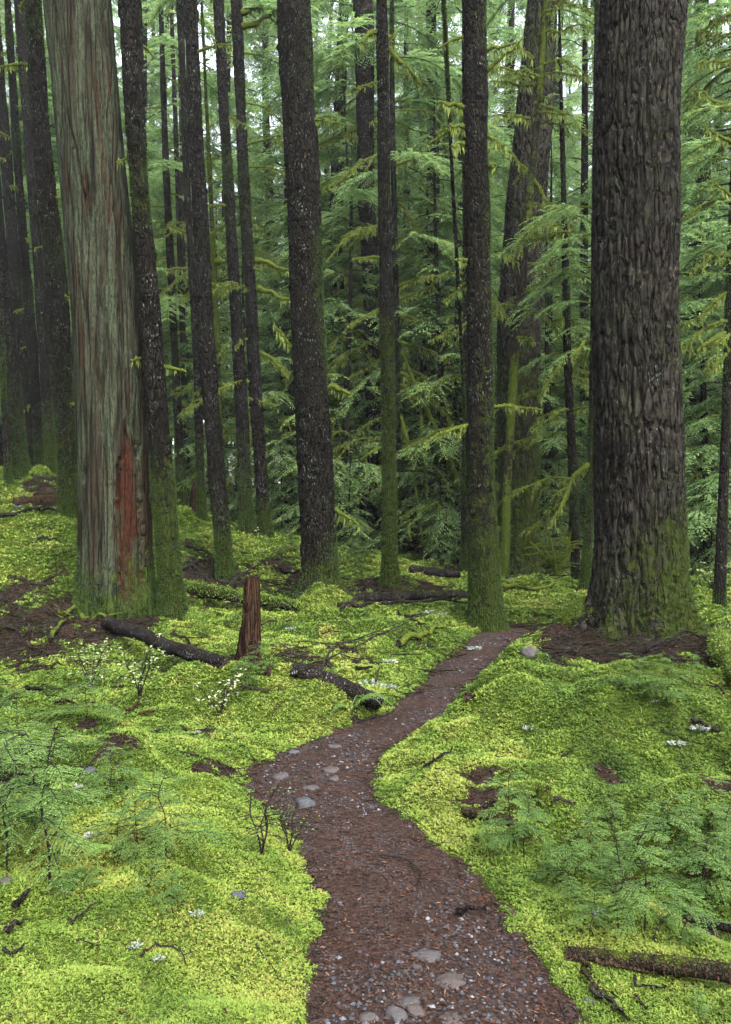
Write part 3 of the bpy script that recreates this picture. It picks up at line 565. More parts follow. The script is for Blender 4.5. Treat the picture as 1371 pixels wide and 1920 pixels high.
# ragged snapped top of the thin dead pole and a root swelling beside the massive fir
def limb_to(key, pa, pb, r0, seed, moss=.9, hang=1.0, name='branch', Yb=None, sag=.0, r1=.3, twigs=0):
    """a limb whose course was read off the photo: from the trunk at pa to the free end at pb"""
    root, base, ax, Y = TREE[key]; a = P(*pa, Y); b = P(*pb, Yb if Yb else Y - .25); g = np.random.default_rng(seed); n = 14; s = np.linspace(0, 1, n)
    L = np.linalg.norm(b - a); pts = a + (b - a) * s[:, None]; pts[:, 2] += sag * L * 4 * s * (1 - s) + .05 * L * noise3(np.stack([s * 5, s * 0 + seed, s * 0], -1)) * np.minimum(1, s * 4)
    pts[:, 1] += .05 * L * noise3(np.stack([s * 4, s * 0 + seed * 2, s * 0 + 9], -1)) * np.minimum(1, s * 4)
    mb = MB(); rad = r0 * 1.35 * (1 - (1 - r1) * s); add_tube(mb, pts, rad * (1 + .25 * noise3(np.stack([s * 11, s * 0, s * 0 + seed], -1))), 8, 0, moss=moss)
    m = int(L * 110 * hang)
    if m:
        q = g.random(m); c = np.stack([np.interp(q, s, pts[:, j]) for j in range(3)], -1); rr = np.interp(q, s, rad); a2 = g.random(m) * 6.28
        kites(mb, c - [0, 0, 1] * (rr * .5)[:, None], unit(np.stack([.2 * g.standard_normal(m), .2 * g.standard_normal(m), -np.ones(m)], -1)), np.stack([np.cos(a2), np.sin(a2), 0 * a2], -1), (.03 + .16 * g.random(m) ** 2) * (Y / 12) ** .5, (.012 + .02 * g.random(m)) * (Y / 12) ** .5, 1, tint=.35 + .5 * g.random(m))
        m *= 2; q = g.random(m); c = np.stack([np.interp(q, s, pts[:, j]) for j in range(3)], -1); rr = np.interp(q, s, rad); dd = unit(g.standard_normal((m, 3)) + [0, 0, .4])
        kites(mb, c + dd * (rr * .75)[:, None], dd, unit(np.cross(dd, g.standard_normal((m, 3)))), .014 + .02 * g.random(m), .010 + .010 * g.random(m), 1, tint=.45 + .5 * g.random(m))
    if name == 'root':
        m = 3000; q = g.random(m); c = np.stack([np.interp(q, s, pts[:, j]) for j in range(3)], -1); nr = unit(g.standard_normal((m, 3)) + [0, -.3, .6]); d = unit(nr + .7 * g.standard_normal((m, 3))); S = .02
        kites(mb, c + nr * (np.interp(q, s, rad) * (.9 + .25 * g.random(m)))[:, None], d, unit(np.cross(d, g.standard_normal((m, 3)))), S * (.6 + g.random(m)), S * .5, 2, tint=np.clip(.25 + .2 * g.standard_normal(m), 0, .8), moss=0)
    for k in range(twigs):
        q = .25 + .7 * (k + g.random()) / twigs; c = np.array([np.interp(q, s, pts[:, j]) for j in range(3)])
        moss_branch(mb, c, (0 if b[0] > a[0] else math.pi) + g.normal(0, .7), L * (.15 + .25 * g.random()), r0 * .45, seed * 9 + k, rise=-.3 * g.random(), droop=.5, moss=moss, hang=hang * .7, twigs=1, depth=1)
    return mb.build(name, [M['moss_log' if name == 'root' else 'branch'], M['hang'], M['moss']], root, base)
for q in [('leaning', (1012, 150), (925, 128), .022, 1, .0), ('leaning', (1008, 140), (1118, 150), .016, 2, .05), ('leaning', (1000, 158), (918, 150), .020, 3, -.02), ('leaning', (1010, 65), (1110, 50), .018, 4, .04),
          ('leaning', (1003, 192), (1065, 215), .022, 5, .0), ('leaning', (1002, 213), (1060, 212), .016, 6, -.01), ('leaning', (994, 222), (922, 218), .018, 7, .02), ('leaning', (988, 318), (916, 250), .016, 8, .0),
          ('leaning', (998, 330), (1038, 400), .018, 9, .03), ('leaning', (990, 422), (1048, 420), .030, 10, -.03), ('leaning', (988, 446), (1066, 432), .030, 11, -.05), ('leaning', (1000, 110), (965, 82), .012, 12, .02),
          ('leaning', (962, 630), (1003, 637), .022, 13, -.03), ('leaning', (955, 600), (918, 545), .016, 14, .02), ('leaning', (1015, 30), (1060, 5), .016, 15, .02), ('leaning', (978, 500), (935, 470), .014, 16, -.02),
          ('trailside', (872, 203), (820, 195), .022, 20, .05), ('trailside', (872, 236), (842, 236), .018, 21, .0), ('trailside', (872, 268), (846, 275), .022, 22, .02), ('trailside', (878, 490), (858, 484), .020, 23, .03),
          ('trailside', (905, 100), (985, 70), .016, 24, .0), ('trailside', (912, 135), (975, 80), .02, 25, .0), ('trailside', (915, 255), (948, 275), .014, 26, .0), ('trailside', (922, 310), (928, 312), .03, 27, .0),
          ('slim_mid', (708, 62), (678, 82), .034, 30, .14), ('slim_mid', (730, 90), (790, 150), .030, 31, -.05), ('slim_twin', (742, 310), (840, 302), .034, 32, .12), ('slim_twin', (750, 535), (800, 510), .03, 33, -.05),
          ('slim_twin', (750, 560), (815, 535), .03, 34, -.05), ('slim_twin', (750, 590), (790, 602), .03, 35, .02), ('slim_twin', (752, 720), (862, 910), .045, 36, .16), ('slim_twin', (752, 780), (792, 1010), .035, 37, .10),
          ('slim_twin', (752, 660), (792, 760), .03, 38, .08), ('slim_twin', (790, 770), (805, 1010), .03, 39, .06), ('slim_twin', (752, 700), (850, 800), .035, 40, .15), ('slim_twin', (748, 640), (860, 690), .03, 41, .05), ('slim_twin', (748, 380), (800, 470), .03, 42, .08),
          ('pair_branchy', (454, 50), (520, 15), .05, 50, -.08), ('pair_branchy', (452, 25), (500, 0), .045, 51, -.06), ('pair_branchy', (480, 488), (546, 508), .045, 52, .03), ('pair_branchy', (484, 540), (550, 562), .045, 53, -.02), ('pair_branchy', (486, 660), (545, 700), .03, 54, .02),
          ('far_brown', (674, 320), (604, 352), .05, 60, -.02), ('far_brown', (672, 240), (596, 268), .045, 61, -.02), ('far_brown', (684, 570), (630, 576), .04, 62, .02), ('far_brown', (684, 262), (646, 254), .04, 63, .0), ('far_brown', (690, 660), (705, 690), .09, 64, .0),
          ('central', (620, 725), (658, 738), .03, 70, .05), ('central', (628, 955), (676, 986), .022, 71, .0), ('central', (545, 650), (512, 605), .02, 72, .0),
          ('lime_pole', (398, 440), (422, 420), .05, 80, .0), ('lime_pole', (405, 490), (428, 488), .05, 81, -.05), ('lime_pole', (396, 445), (318, 420), .04, 82, -.03), ('lime_pole', (402, 485), (310, 510), .035, 83, -.02), ('lime_pole', (410, 560), (432, 530), .04, 84, -.03),
          ('thin_black', (1075, 690), (1105, 655), .03, 90, -.05), ('thin_black', (1060, 705), (1112, 712), .018, 91, .0), ('thin_black', (1068, 770), (1105, 765), .018, 92, .04), ('thin_black', (1058, 680), (1012, 745), .03, 93, .06), ('thin_black', (1062, 620), (1040, 560), .02, 94, .0), ('thin_black', (1057, 500), (1100, 520), .02, 95, .0),
          ('thin_by_fir', (1104, 870), (1032, 990), .03, 96, .12), ('lean_by_fir', (1096, 640), (1070, 670), .02, 97, .0),
          ('edge_thin', (1362, 625), (1308, 660), .030, 100, .08), ('edge_thin', (1366, 545), (1312, 600), .020, 101, .03), ('edge_thin', (1372, 480), (1322, 470), .022, 102, .0), ('edge_thin', (1374, 370), (1330, 340), .022, 103, .02), ('edge_thin', (1376, 270), (1318, 240), .022, 104, .02), ('edge_thin', (1378, 200), (1296, 170), .02, 105, .02), ('edge_thin', (1378, 110), (1310, 118), .016, 106, .02), ('edge_thin', (1378, 20), (1305, 70), .02, 107, .05), ('edge_thin', (1366, 660), (1330, 700), .02, 108, .02)]:
    limb_to(q[0], q[1], q[2], q[3], q[4], sag=q[5], twigs=3 if q[0] in ('slim_twin', 'edge_thin', 'far_brown', 'thin_black', 'thin_by_fir') else (1 if q[0] in ('leaning', 'pair_branchy', 'lime_pole') else 0))
limb_to('fir', (1118, 1158), (1048, 1172), .16, 120, moss=.9, hang=.4, name='root', Yb=8.9, sag=.10, r1=.45)
limb_to('ancient', (1000, 1088), (1022, 1098), .2, 121, moss=.6, hang=.2, name='root', Yb=15.4, sag=.0, r1=.5)

# ------------------------------------------------------------------ living hemlock foliage
def spray(mb, p0, az, L, g, rise=.15, droop=.5, card=.075, wid=.024, tint0=.5, limb=True, dens=1.0, mossy=.4):
    """a drooping hemlock bough: limb, flat side twigs and short leaf sprays along each twig"""
    n = 9; s = np.linspace(0, 1, n); d = np.array([math.cos(az), math.sin(az), 0]); sd = np.array([-math.sin(az), math.cos(az), 0])
    pts = p0[None] + d[None] * (L * (s - .12 * s ** 3))[:, None]; pts[:, 2] += L * (rise * s - droop * s ** 2); pts += sd[None] * (L * .12 * g.standard_normal() * s ** 2)[:, None]
    if limb: add_tube(mb, pts, (.012 + .010 * L / 2.5) * (1 - .85 * s) + .002, 4, 1, moss=mossy, tint=0)
    nt = max(4, int(L / .085 * dens)); q = np.sort(.14 + .86 * g.random(nt)); sgn = np.where(np.arange(nt) % 2, 1.0, -1.0)
    b = np.stack([np.interp(q, s, pts[:, j]) for j in range(3)], -1); tl = L * (.10 + .36 * (1 - q) ** .7 * np.minimum(1, q * 4)) * (.7 + .6 * g.random(nt))
    fw = np.radians(48 + 18 * g.standard_normal(nt)); td = d[None] * np.cos(fw)[:, None] + sd[None] * (np.sin(fw) * sgn)[:, None]; td[:, 2] = -.10 - .25 * q + .12 * g.standard_normal(nt); td = unit(td)
    ct = np.clip(tint0 + .18 * g.standard_normal(nt) + .15 * (q - .5), 0, 1)
    B, D, S, Ls, Ws, T = [], [], [], [], [], []
    m = np.maximum(2, (tl / (card * .62)).astype(int)); idx = np.repeat(np.arange(nt), m * 2)
    pos = np.concatenate([np.repeat((np.arange(k) + .5) / k, 2) for k in m]); sg = np.concatenate([np.tile([1.0, -1.0], k) for k in m])
    tb = b[idx] + td[idx] * (tl[idx] * pos)[:, None]; tb[:, 2] -= tl[idx] * .28 * pos ** 2
    sv = unit(np.cross(td[idx], [0, 0, 1.0]))
    dd = unit(td[idx] * .75 + sv * sg[:, None] * .65 + g.standard_normal((len(idx), 3)) * [.12, .12, .2] + [0, 0, -.12])
    sdv = unit(np.cross(dd, [0, 0, 1.0]) + [0, 0, .0] + g.standard_normal((len(idx), 3)) * .22)
    kites(mb, tb, dd, sdv, card * (1.35 - .6 * pos) * (.7 + .6 * g.random(len(idx))), wid * (.8 + .4 * g.random(len(idx))), 0, drop=.12, tint=np.clip(ct[idx] + .12 * g.standard_normal(len(idx)) + .12 * pos, 0, 1), moss=0)
    e = tb.shape[0]; kites(mb, b, td, unit(np.cross(td, [0, 0, 1.0]) + .001), tl, .010 + .0 * tl, 1, tint=0, moss=mossy)   # twig itself

def make_hemlock(seed, H, base_clear, Lmax, r0, card=.10, wid=.034, dens=1.25, step=.125, thin=1.0):
    """one forest hemlock: trunk, crown (all living boughs), and dead mossy lower branches"""
    g = np.random.default_rng(seed); root = empty('hemlock_tree', (0, 0, 0), 'hemlock', 'tree')
    n = 40; z = np.linspace(-.3, H, n); pts = np.stack([.25 * noise3(np.stack([z * .12, z * 0 + seed, z * 0], -1)), .25 * noise3(np.stack([z * .12, z * 0, z * 0 + seed], -1)), z], -1)
    pts[:, :2] *= np.clip(z / 5, 0, 1)[:, None]
    mb = MB(); add_tube(mb, pts, r0 * (1 - z.clip(0) / H) ** .8 * (1 + .4 * np.exp(-z.clip(0) / .4)) + .01, 14, 0, moss=np.repeat(.25 + .3 * np.exp(-z / 3), 14)); mb.build('trunk', M['bark_bg'], root, smooth=True)
    mb = MB(); zz = base_clear
    while zz < H - .3:
        f = (zz - base_clear) / (H - base_clear); L = Lmax * min(1, .55 + 1.6 * f) * (1 - f) ** .95 * (.65 + .5 * g.random()) + .25
        c = np.array([np.interp(zz, z, pts[:, 0]), np.interp(zz, z, pts[:, 1]), zz])
        spray(mb, c, g.random() * 6.283, L, g, rise=.05 + .25 * g.random() + .3 * f, droop=.35 + .35 * g.random() - .2 * f, card=card, wid=wid, tint0=.35 + .3 * g.random() + .1 * f, dens=dens * (1 - .35 * f * thin))
        zz += step * (.5 + g.random()) * (1 + 1.1 * f * thin)
    mb.build('crown', [M['foliage'], M['branch']], root)
    for k in range(7):
        b = MB(); zq = .8 + (base_clear + 1.5) * (k + g.random()) / 7; moss_branch(b, np.array([0, 0, zq]), g.random() * 6.283, .8 + 1.3 * g.random(), .02, seed * 31 + k, rise=.1, droop=.45, moss=.7, hang=.5, twigs=4)
        b.build('branch', [M['branch'], M['hang']], root)
    return root
PROTO = [make_hemlock(101, 26, 2.0, 3.7, .19), make_hemlock(102, 30, 3.5, 4.0, .24), make_hemlock(103, 20, 1.2, 3.2, .15), make_hemlock(104, 24, 5.0, 3.4, .18), make_hemlock(105, 16, .7, 2.8, .12), make_hemlock(106, 9, .5, 2.2, .075, card=.07, wid=.024, step=.10), make_hemlock(107, 29, 2.5, 4.4, .22, card=.16, wid=.06, dens=.8, step=.14, thin=.25), make_hemlock(108, 34, 3.5, 4.6, .26, card=.16, wid=.06, dens=.8, step=.15, thin=.25)]
USED = [False] * len(PROTO)
def bough(key, py, az, L, seed, up=.1, droop=.5, card=.06, wid=.02, tint=.5):
    root, base, ax, Y = TREE[key]; z = P(0, py, Y)[2]; c = np.array([np.interp(z, ax[0], ax[1][:, j]) for j in range(3)]); mb = MB(); g = np.random.default_rng(seed)
    spray(mb, c, math.radians(az), L, g, rise=up, droop=droop, card=card, wid=wid, tint0=tint, dens=2.8, mossy=.7); mb.build('bough', [M['foliage'], M['branch']], root, base)
_bs = 0
for key, lst in {'edge_thin': [(-60, 185, 1.3), (30, 215, 1.1), (120, 170, 1.2), (205, 195, 1.0), (300, 178, .95), (380, 210, 1.0), (455, 165, .9), (520, 200, .85), (610, 175, .9), (700, 190, .7), (780, 160, .6), (-140, 190, 1.4), (60, 150, 1.3), (260, 150, 1.2), (430, 240, 1.0)],
                 'slim_twin': [(-120, 10, 2.6), (-40, 340, 2.4), (40, 15, 2.2), (110, 350, 2.0), (190, 20, 2.2), (290, 345, 2.4), (370, 10, 2.3), (450, 330, 2.0), (300, 300, 1.8), (80, 190, 1.6), (330, 200, 1.4), (690, 195, 1.3)],
                 'far_brown': [(-80, 180, 2.6), (20, 200, 2.4), (90, 170, 2.6), (160, 190, 2.4), (240, 205, 2.3), (320, 175, 2.5), (400, 195, 2.2), (480, 180, 2.2), (560, 200, 2.0), (640, 175, 2.0), (720, 190, 1.6), (60, 250, 2.2), (380, 260, 2.0), (130, 320, 2.0), (520, 310, 1.8)],
                 'thin_black': [(400, 20, 1.3), (440, 160, 1.2), (500, 340, 1.4), (540, 190, 1.1), (600, 10, 1.2), (660, 170, 1.0), (720, 350, .9), (790, 200, .8), (470, 270, 1.2), (620, 280, 1.1)],
                 'thin_by_fir': [(390, 170, 1.3), (440, 200, 1.2), (500, 160, 1.3), (570, 185, 1.0), (650, 210, .9)],
                 'gap_a': [(-60, 10, 2.0), (30, 350, 1.8), (120, 20, 2.0), (200, 340, 1.8), (280, 10, 1.7), (360, 30, 1.8), (440, 345, 1.7), (520, 15, 1.6), (600, 350, 1.6), (90, 300, 1.6), (330, 290, 1.6), (560, 280, 1.5), (680, 10, 1.4)],
                 'pair_branchy': [(-60, 20, 2.0), (20, 340, 1.8), (100, 10, 1.6), (-20, 200, 1.8)], 'leaning': [(-40, 170, 1.4), (10, 20, 1.3), (130, 160, .9), (180, 10, .8), (-90, 200, 1.5)]}.items():
    for (py, az, L) in lst: _bs += 1; bough(key, py, az, L, 3000 + _bs, up=.02 + .12 * (_bs % 3), droop=.45 + .12 * (_bs % 4), tint=.4 + .07 * (_bs % 5), card=.05 if key in ('edge_thin', 'thin_black', 'thin_by_fir', 'leaning') else .075, wid=.017 if key in ('edge_thin', 'thin_black', 'thin_by_fir', 'leaning') else .026)
for key, count_, z0, z1, L0, L1 in (('slim_twin', 16, 60, 900, 1.0, 2.3), ('far_brown', 12, 100, 900, 1.2, 2.6), ('thin_black', 12, 420, 1000, .6, 1.3), ('edge_thin', 12, 40, 900, .5, 1.1), ('gap_a', 10, 200, 850, .8, 1.7), ('pair_branchy', 8, 100, 900, .8, 1.8), ('leaning', 10, 0, 640, .5, 1.3), ('thin_dark', 8, 450, 1000, .4, 1.0), ('lime_pole', 6, 450, 900, .5, 1.2), ('pair_back', 8, 350, 900, .7, 1.5)):
    root, base, ax, Y = TREE[key]; g = np.random.default_rng(len(key) * 77 + count_)
    for k in range(count_):
        z = P(0, z0 + (z1 - z0) * (k + g.random()) / count_, Y)[2]; c = np.array([np.interp(z, ax[0], ax[1][:, j]) for j in range(3)]); b = MB()
        moss_branch(b, c, g.choice([0, math.pi]) + g.normal(0, .6), g.uniform(L0, L1), .010 + .010 * g.random(), int(g.integers(1, 9999)), rise=.25 * g.random(), droop=.3 + .6 * g.random(), moss=.75, hang=.8, twigs=6, wig=.10)
        b.build('branch', [M['branch'], M['hang']], root, base)
# names of neighbours used to say where each distant tree is seen
_MARK = sorted([(35, 'the broad rise trunk'), (100, 'the slender rise trunks'), (200, 'the grey cedar'), (310, 'the trunk beside it'), (405, 'the white flecked trunk'), (470, 'the slim pair'),
                (590, 'the central trunk'), (695, 'the brown trunk'), (732, 'the slim trunk'), (905, 'the trail bend trunk'), (980, 'the ancient trunk'), (1075, 'the blackish tree'), (1200, 'the massive fir'), (1350, 'the edge trunk')])
_seen = {}
_ADJ = {0: 'full feathery', 1: 'very tall', 2: 'bushy', 3: 'high crowned', 4: 'low branched', 5: 'young', 6: 'dense', 7: 'towering dense'}
def where(px, Y, kind, thing_='hemlock'):
    lo = [m for m in _MARK if m[0] <= px]; hi = [m for m in _MARK if m[0] > px]
    near = 'fairly close' if Y < 24 else 'farther back' if Y < 34 else 'distant' if Y < 46 else 'faint distant'
    if lo and hi: w = f'between {lo[-1][1]} and {hi[0][1]}'
    elif hi: w = f'out beyond {hi[0][1]}'
    else: w = f'out past {lo[-1][1]}'
    if lo and px - lo[-1][0] < 14: w = f'directly behind {lo[-1][1]}'
    elif hi and hi[0][0] - px < 14: w = f'directly behind {hi[0][1]}'
    s = f'{near} {_ADJ[kind]} {thing_} {w}'; k = _seen.get(s, 0); _seen[s] = k + 1
    return s if k == 0 else s + [' , darker one', ' , paler one', ' , slighter one', ' , denser one'][min(k - 1, 3)].replace(' ,', ',')
def place_hemlock(kind, x, y, sc, rz, label, group):
    r0 = PROTO[kind]; loc = (x, y, gz(x, y) - .05)
    if not USED[kind]:
        r = r0; USED[kind] = True; r.location = loc; r.rotation_euler = (0, 0, rz); r.scale = (sc,) * 3; r['label'] = label; r['group'] = group
    else: r = copy_tree(r0, loc, rz, sc, label, group)
    return r
BG = []
def far_trees():
    g = np.random.default_rng(77); pts = []
    def ok(x, y, dm): return all((x - a) ** 2 + (y - b) ** 2 > dm * dm for a, b in pts)
    hand = [(640, 23, 1), (800, 21, 0), (760, 27, 3), (860, 24, 2), (1010, 22, 4), (1090, 20, 2), (1300, 18, 0), (1400, 14.5, 2), (1340, 25, 1), (540, 24, 0), (505, 30, 1), (270, 27, 3), (420, 25, 2), (580, 20.5, 5), (780, 18.6, 5), (1040, 17.6, 5), (1250, 17.5, 4), (-60, 22, 3), (150, 24, 3), (960, 27, 1), (350, 24, 4), (690, 30, 0), (470, 21, 5), (1170, 24, 1), (1330, 15.5, 5), (830, 17.5, 5), (620, 36, 6), (730, 38, 7), (840, 33, 6), (900, 40, 7), (1050, 36, 6), (1110, 44, 7), (535, 42, 7), (1290, 36, 7), (1370, 40, 6), (660, 46, 7), (790, 46, 7), (1000, 47, 6), (200, 40, 6), (290, 44, 7), (450, 38, 6), (100, 44, 6), (0, 42, 7), (960, 34, 7), (1240, 42, 7), (1200, 30, 0), (590, 26, 2), (690, 21, 4), (870, 19, 4), (1015, 18.5, 5), (640, 18.2, 5), (540, 19.5, 5), (390, 20, 5)]
    for px, Y, k in hand:
        x = (px - CX) / F * Y; pts.append((x, Y)); BG.append((px, x, Y, k))
    tries = 0
    while len(BG) < 104 and tries < 6000:
        tries += 1; Y = 22 + 40 * g.random() ** .8; px = g.uniform(-330, 1700); x = (px - CX) / F * Y
        if px < 140 and Y < 34 and g.random() < .6: continue          # thinner wood on the rise
        if ok(x, Y, 2.6): pts.append((x, Y)); BG.append((px, x, Y, int(g.choice([6, 7]) if Y > 31 else g.choice([0, 1, 2, 3, 4], p=[.25, .25, .2, .15, .15]))))
    for px, x, Y, k in BG:
        place_hemlock(k, x, Y, g.uniform(.85, 1.15), g.random() * 6.28, where(px, Y, k), 'hemlocks filling the forest behind')
far_trees()
for px, Y, k, sc, lb in [(655, 17.0, 5, .30, 'little hemlock sapling beside the snapped dead pole'), (588, 19.5, 5, .36, 'little hemlock sapling directly behind the central trunk roots'), (528, 18.5, 5, .30, 'small hemlock sapling in the gap beside the slim pair'), (770, 18.5, 5, .34, 'small hemlock sapling just beyond the slim central trunk'), (825, 17.0, 5, .26, 'tiny hemlock sapling behind the blackened broken log'), (1045, 16.5, 5, .30, 'small hemlock sapling beside the ancient trunk foot'), (1310, 16.0, 5, .34, 'small hemlock sapling standing just beyond the massive fir'), (395, 18.5, 5, .26, 'tiny hemlock sapling beside the rusty rotten snag'), (1135, 15.0, 5, .25, 'tiny hemlock sapling tucked behind the massive fir')]:
    place_hemlock(k, (px - CX) / F * Y, Y, sc, px * .37, lb, 'hemlocks filling the forest behind')
def far_wood():
    """the wood beyond and around, read as one mass"""
    g = np.random.default_rng(5); mb = MB()
    for k in range(170):
        a = g.uniform(-math.pi, math.pi); ahead = abs(a) < .75
        r = g.uniform(62, 95) if ahead else g.uniform(22, 60); x, y = r * math.sin(a), r * math.cos(a)
        if not ahead and k % 3: continue
        H = g.uniform(18, 28); zb = gz(x, y); n = 5; z = np.linspace(0, H, n)
        add_tube(mb, np.stack([x + 0 * z, y + 0 * z, zb - .5 + z], -1), .25 * (1 - z / H) + .02, 6, 1, moss=.2, tint=0)
        m = 1500; f = g.random(m) ** .8; az = g.random(m) * 6.28; R = 3.4 * (1 - f) ** .8 * (.15 + .85 * g.random(m) ** .6) + .1; zz = zb + 1.0 + f * (H - 1) - .25 * R
        d = unit(np.stack([np.cos(az), np.sin(az), -.35 + .3 * g.standard_normal(m)], -1)); b = np.stack([x + np.cos(az) * R * .8, y + np.sin(az) * R * .8, zz], -1)
        kites(mb, b, d, unit(np.cross(d, [0, 0, 1.0]) + .3 * g.standard_normal((m, 3))), .5 + .5 * g.random(m), .22 + .2 * g.random(m), 0, drop=.2, tint=np.clip(.5 + .22 * g.standard_normal(m), 0, 1), moss=0)
    tag(mb.build('far_wood', [M['foliage'], M['bark_bg']]), kind='stuff', label='far off conifer wood closing the view all round')
far_wood()

# ------------------------------------------------------------------ logs, stumps, sticks, stones
def log(name, cat, label, pa, pb, r, mat, seed, r1=None, moss=.2, lift=.6, bow=0.0, group=None, hair=0, hair_tint=.5, hair_mat='hang', jag=True, ground=True, seg=28):
    """a fallen stem lying on the ground between two photo points"""
    g = np.random.default_rng(seed); A, B = G(*pa), G(*pb); n = int(max(14, np.linalg.norm(B - A) / .03)); n = min(n, 120); s = np.linspace(0, 1, n)
    pts = A + (B - A) * s[:, None]; L = np.linalg.norm(B - A)
    zg = ground_h(pts[:, 0], pts[:, 1]); zl = np.maximum(A[2] + (B[2] - A[2]) * s, zg - .9 * r) if ground else A[2] + (B[2] - A[2]) * s; kw = max(3, n // 3)
    pts[:, 2] = np.convolve(np.pad(zl, kw, 'edge'), np.ones(2 * kw + 1) / (2 * kw + 1), 'valid') + r * lift + bow * L * 4 * s * (1 - s)
    pts[:, 0] += .02 * L * noise3(np.stack([s * 3, s * 0 + seed, s * 0], -1)) ; rad = r + ((r if r1 is None else r1) - r) * s
    th = np.linspace(0, 2 * math.pi, seg, endpoint=False); q = np.stack([np.cos(th)[None] * rad[:, None] * 26, np.sin(th)[None] * rad[:, None] * 26, (s * L * 9)[:, None] + 0 * th[None]], -1) + seed
    dp = r * (.17 * noise3(q * .6) + .09 * noise3(q * 2.7) - .05 * (1 - sst(0, .15, np.abs(noise3(q * [1, 1, .15])))))
    if jag:
        for e_, st_ in ((0, 1), (n - 1, -1)):
            for w_ in range(4): dp[e_ + st_ * w_] -= r * (.55 - .13 * w_) * np.abs(noise3(q[e_] * .8 + w_ * .3)) * (1.6 if w_ == 0 else 1)
    mb = MB(); up = np.repeat(moss, n * seg) + .35 * np.tile(np.sin(th) * 0, n) + .25 * noise3(q.reshape(-1, 3) * .12)
    add_tube(mb, pts, rad, seg, 0, True, 1, disp=dp, moss=0.0)
    V = mb.V[0]; nz = (V[:, 2] - np.repeat(pts[:, 2], seg)) / np.repeat(rad, seg); mb.A['moss'][0] = np.clip(up + .25 * nz, 0, 1.2)
    if hair:
        k = g.integers(0, len(V), hair); k = k[nz[k] > -.3]; m = len(k); c = np.repeat(pts, seg, 0)[k]; nr = unit(V[k] - c); dd = unit(nr * .6 + [0, 0, -.55] + .35 * g.standard_normal((m, 3)))
        kites(mb, V[k], dd, unit(np.cross(dd, g.standard_normal((m, 3)))), r * (.15 + .5 * g.random(m)), .0015 + .05 * r * g.random(m), 2, tint=np.clip(hair_tint + .2 * g.standard_normal(m), 0, 1), moss=0)
    if moss > .3:
        m = int(3500 * min(1, L / .6)); w = np.clip(nz + .6, 0, 1); k = g.choice(len(V), m, p=w / w.sum()); nr = unit(V[k] - np.repeat(pts, seg, 0)[k]); d = unit(nr + .8 * g.standard_normal((m, 3))); S = .011 * max(1, A[1] / 4.5)
        j = V[k] + S * g.standard_normal((m, 3)) * .7; kites(mb, j, d, unit(np.cross(d, g.standard_normal((m, 3)))), S * (.6 + g.random(m)), S * .5, 3, tint=np.clip(.42 + .22 * g.standard_normal(m), 0, .85), moss=0)
    return tag(mb.build(name, [M[mat], M['wood'], M[hair_mat], M['moss']], None, tuple(pts[0]), smooth=True), label, cat, group)
log('fallen_log', 'log', 'dark wet log with white flecks lying below the big grey cedar', (196, 1178), (410, 1258), .066, 'log', 1, r1=.055, moss=.05, lift=.8)
log('fallen_log', 'log', 'short dark log pointing at the trail beside the fern', (548, 1268), (716, 1342), .062, 'log', 2, r1=.058, moss=.0, lift=1.1)
log('rotting_log', 'log', 'rotting log hung with brown moss lying in the bottom corner beyond the trail', (1066, 1800), (1480, 1850), .026, 'moss_log', 3, r1=.030, moss=.12, lift=.7, hair=2600, hair_tint=.45, hair_mat='needle', bow=.01)
log('fallen_branch', 'branch', 'smooth black branch poking from under the hemlock seedlings at the edge', (1284, 1728), (1450, 1768), .019, 'log', 4, moss=.0, lift=.9)
log('fallen_log', 'log', 'pale mossy log lying behind the reddish broken stump', (345, 1112), (560, 1150), .085, 'log', 5, r1=.06, moss=.35, lift=.8)
log('fallen_log', 'log', 'brown log at the foot of the slim dark mossy trunk', (664, 1128), (885, 1122), .065, 'log', 6, r1=.045, moss=.15, lift=.9)
log('fallen_log', 'log', 'blackened broken log lying far back beyond the slim central trunk', (770, 1076), (862, 1086), .09, 'log', 7, r1=.06, moss=.0, lift=.9)
log('mossy_log', 'log', 'thick moss covered log lying at the edge beyond the massive fir', (1352, 1205), (1440, 1350), .10, 'moss_log', 8, moss=.75, lift=.5, hair=800, hair_tint=.75)
log('weathered_log', 'log', 'weathered grey split log on the mossy rise before the flared trunk', (28, 952), (124, 944), .10, 'wood', 9, moss=.1, lift=.6)
log('weathered_plank', 'wood', 'upper weathered grey slab resting on the split log on the rise', (70, 941), (122, 937), .055, 'wood', 10, moss=.0, lift=1.9, ground=False)
log('mossy_log', 'log', 'pale green mossy log half sunk in moss beside the dark trunk near the cedar', (352, 1155), (384, 1200), .07, 'moss_log', 11, moss=.85, lift=.5, hair=500, hair_tint=.85)
log('rotting_log', 'log', 'crumbling log in the dark hollow by the moss hung stub', (868, 1530), (968, 1552), .03, 'wood', 12, moss=.2, lift=.9)
log('mossy_log', 'log', 'curved moss covered log arching out of the seedlings beyond the trail', (1240, 1555), (1330, 1605), .028, 'moss_log', 13, moss=.8, lift=.9, hair=500, hair_tint=.8)

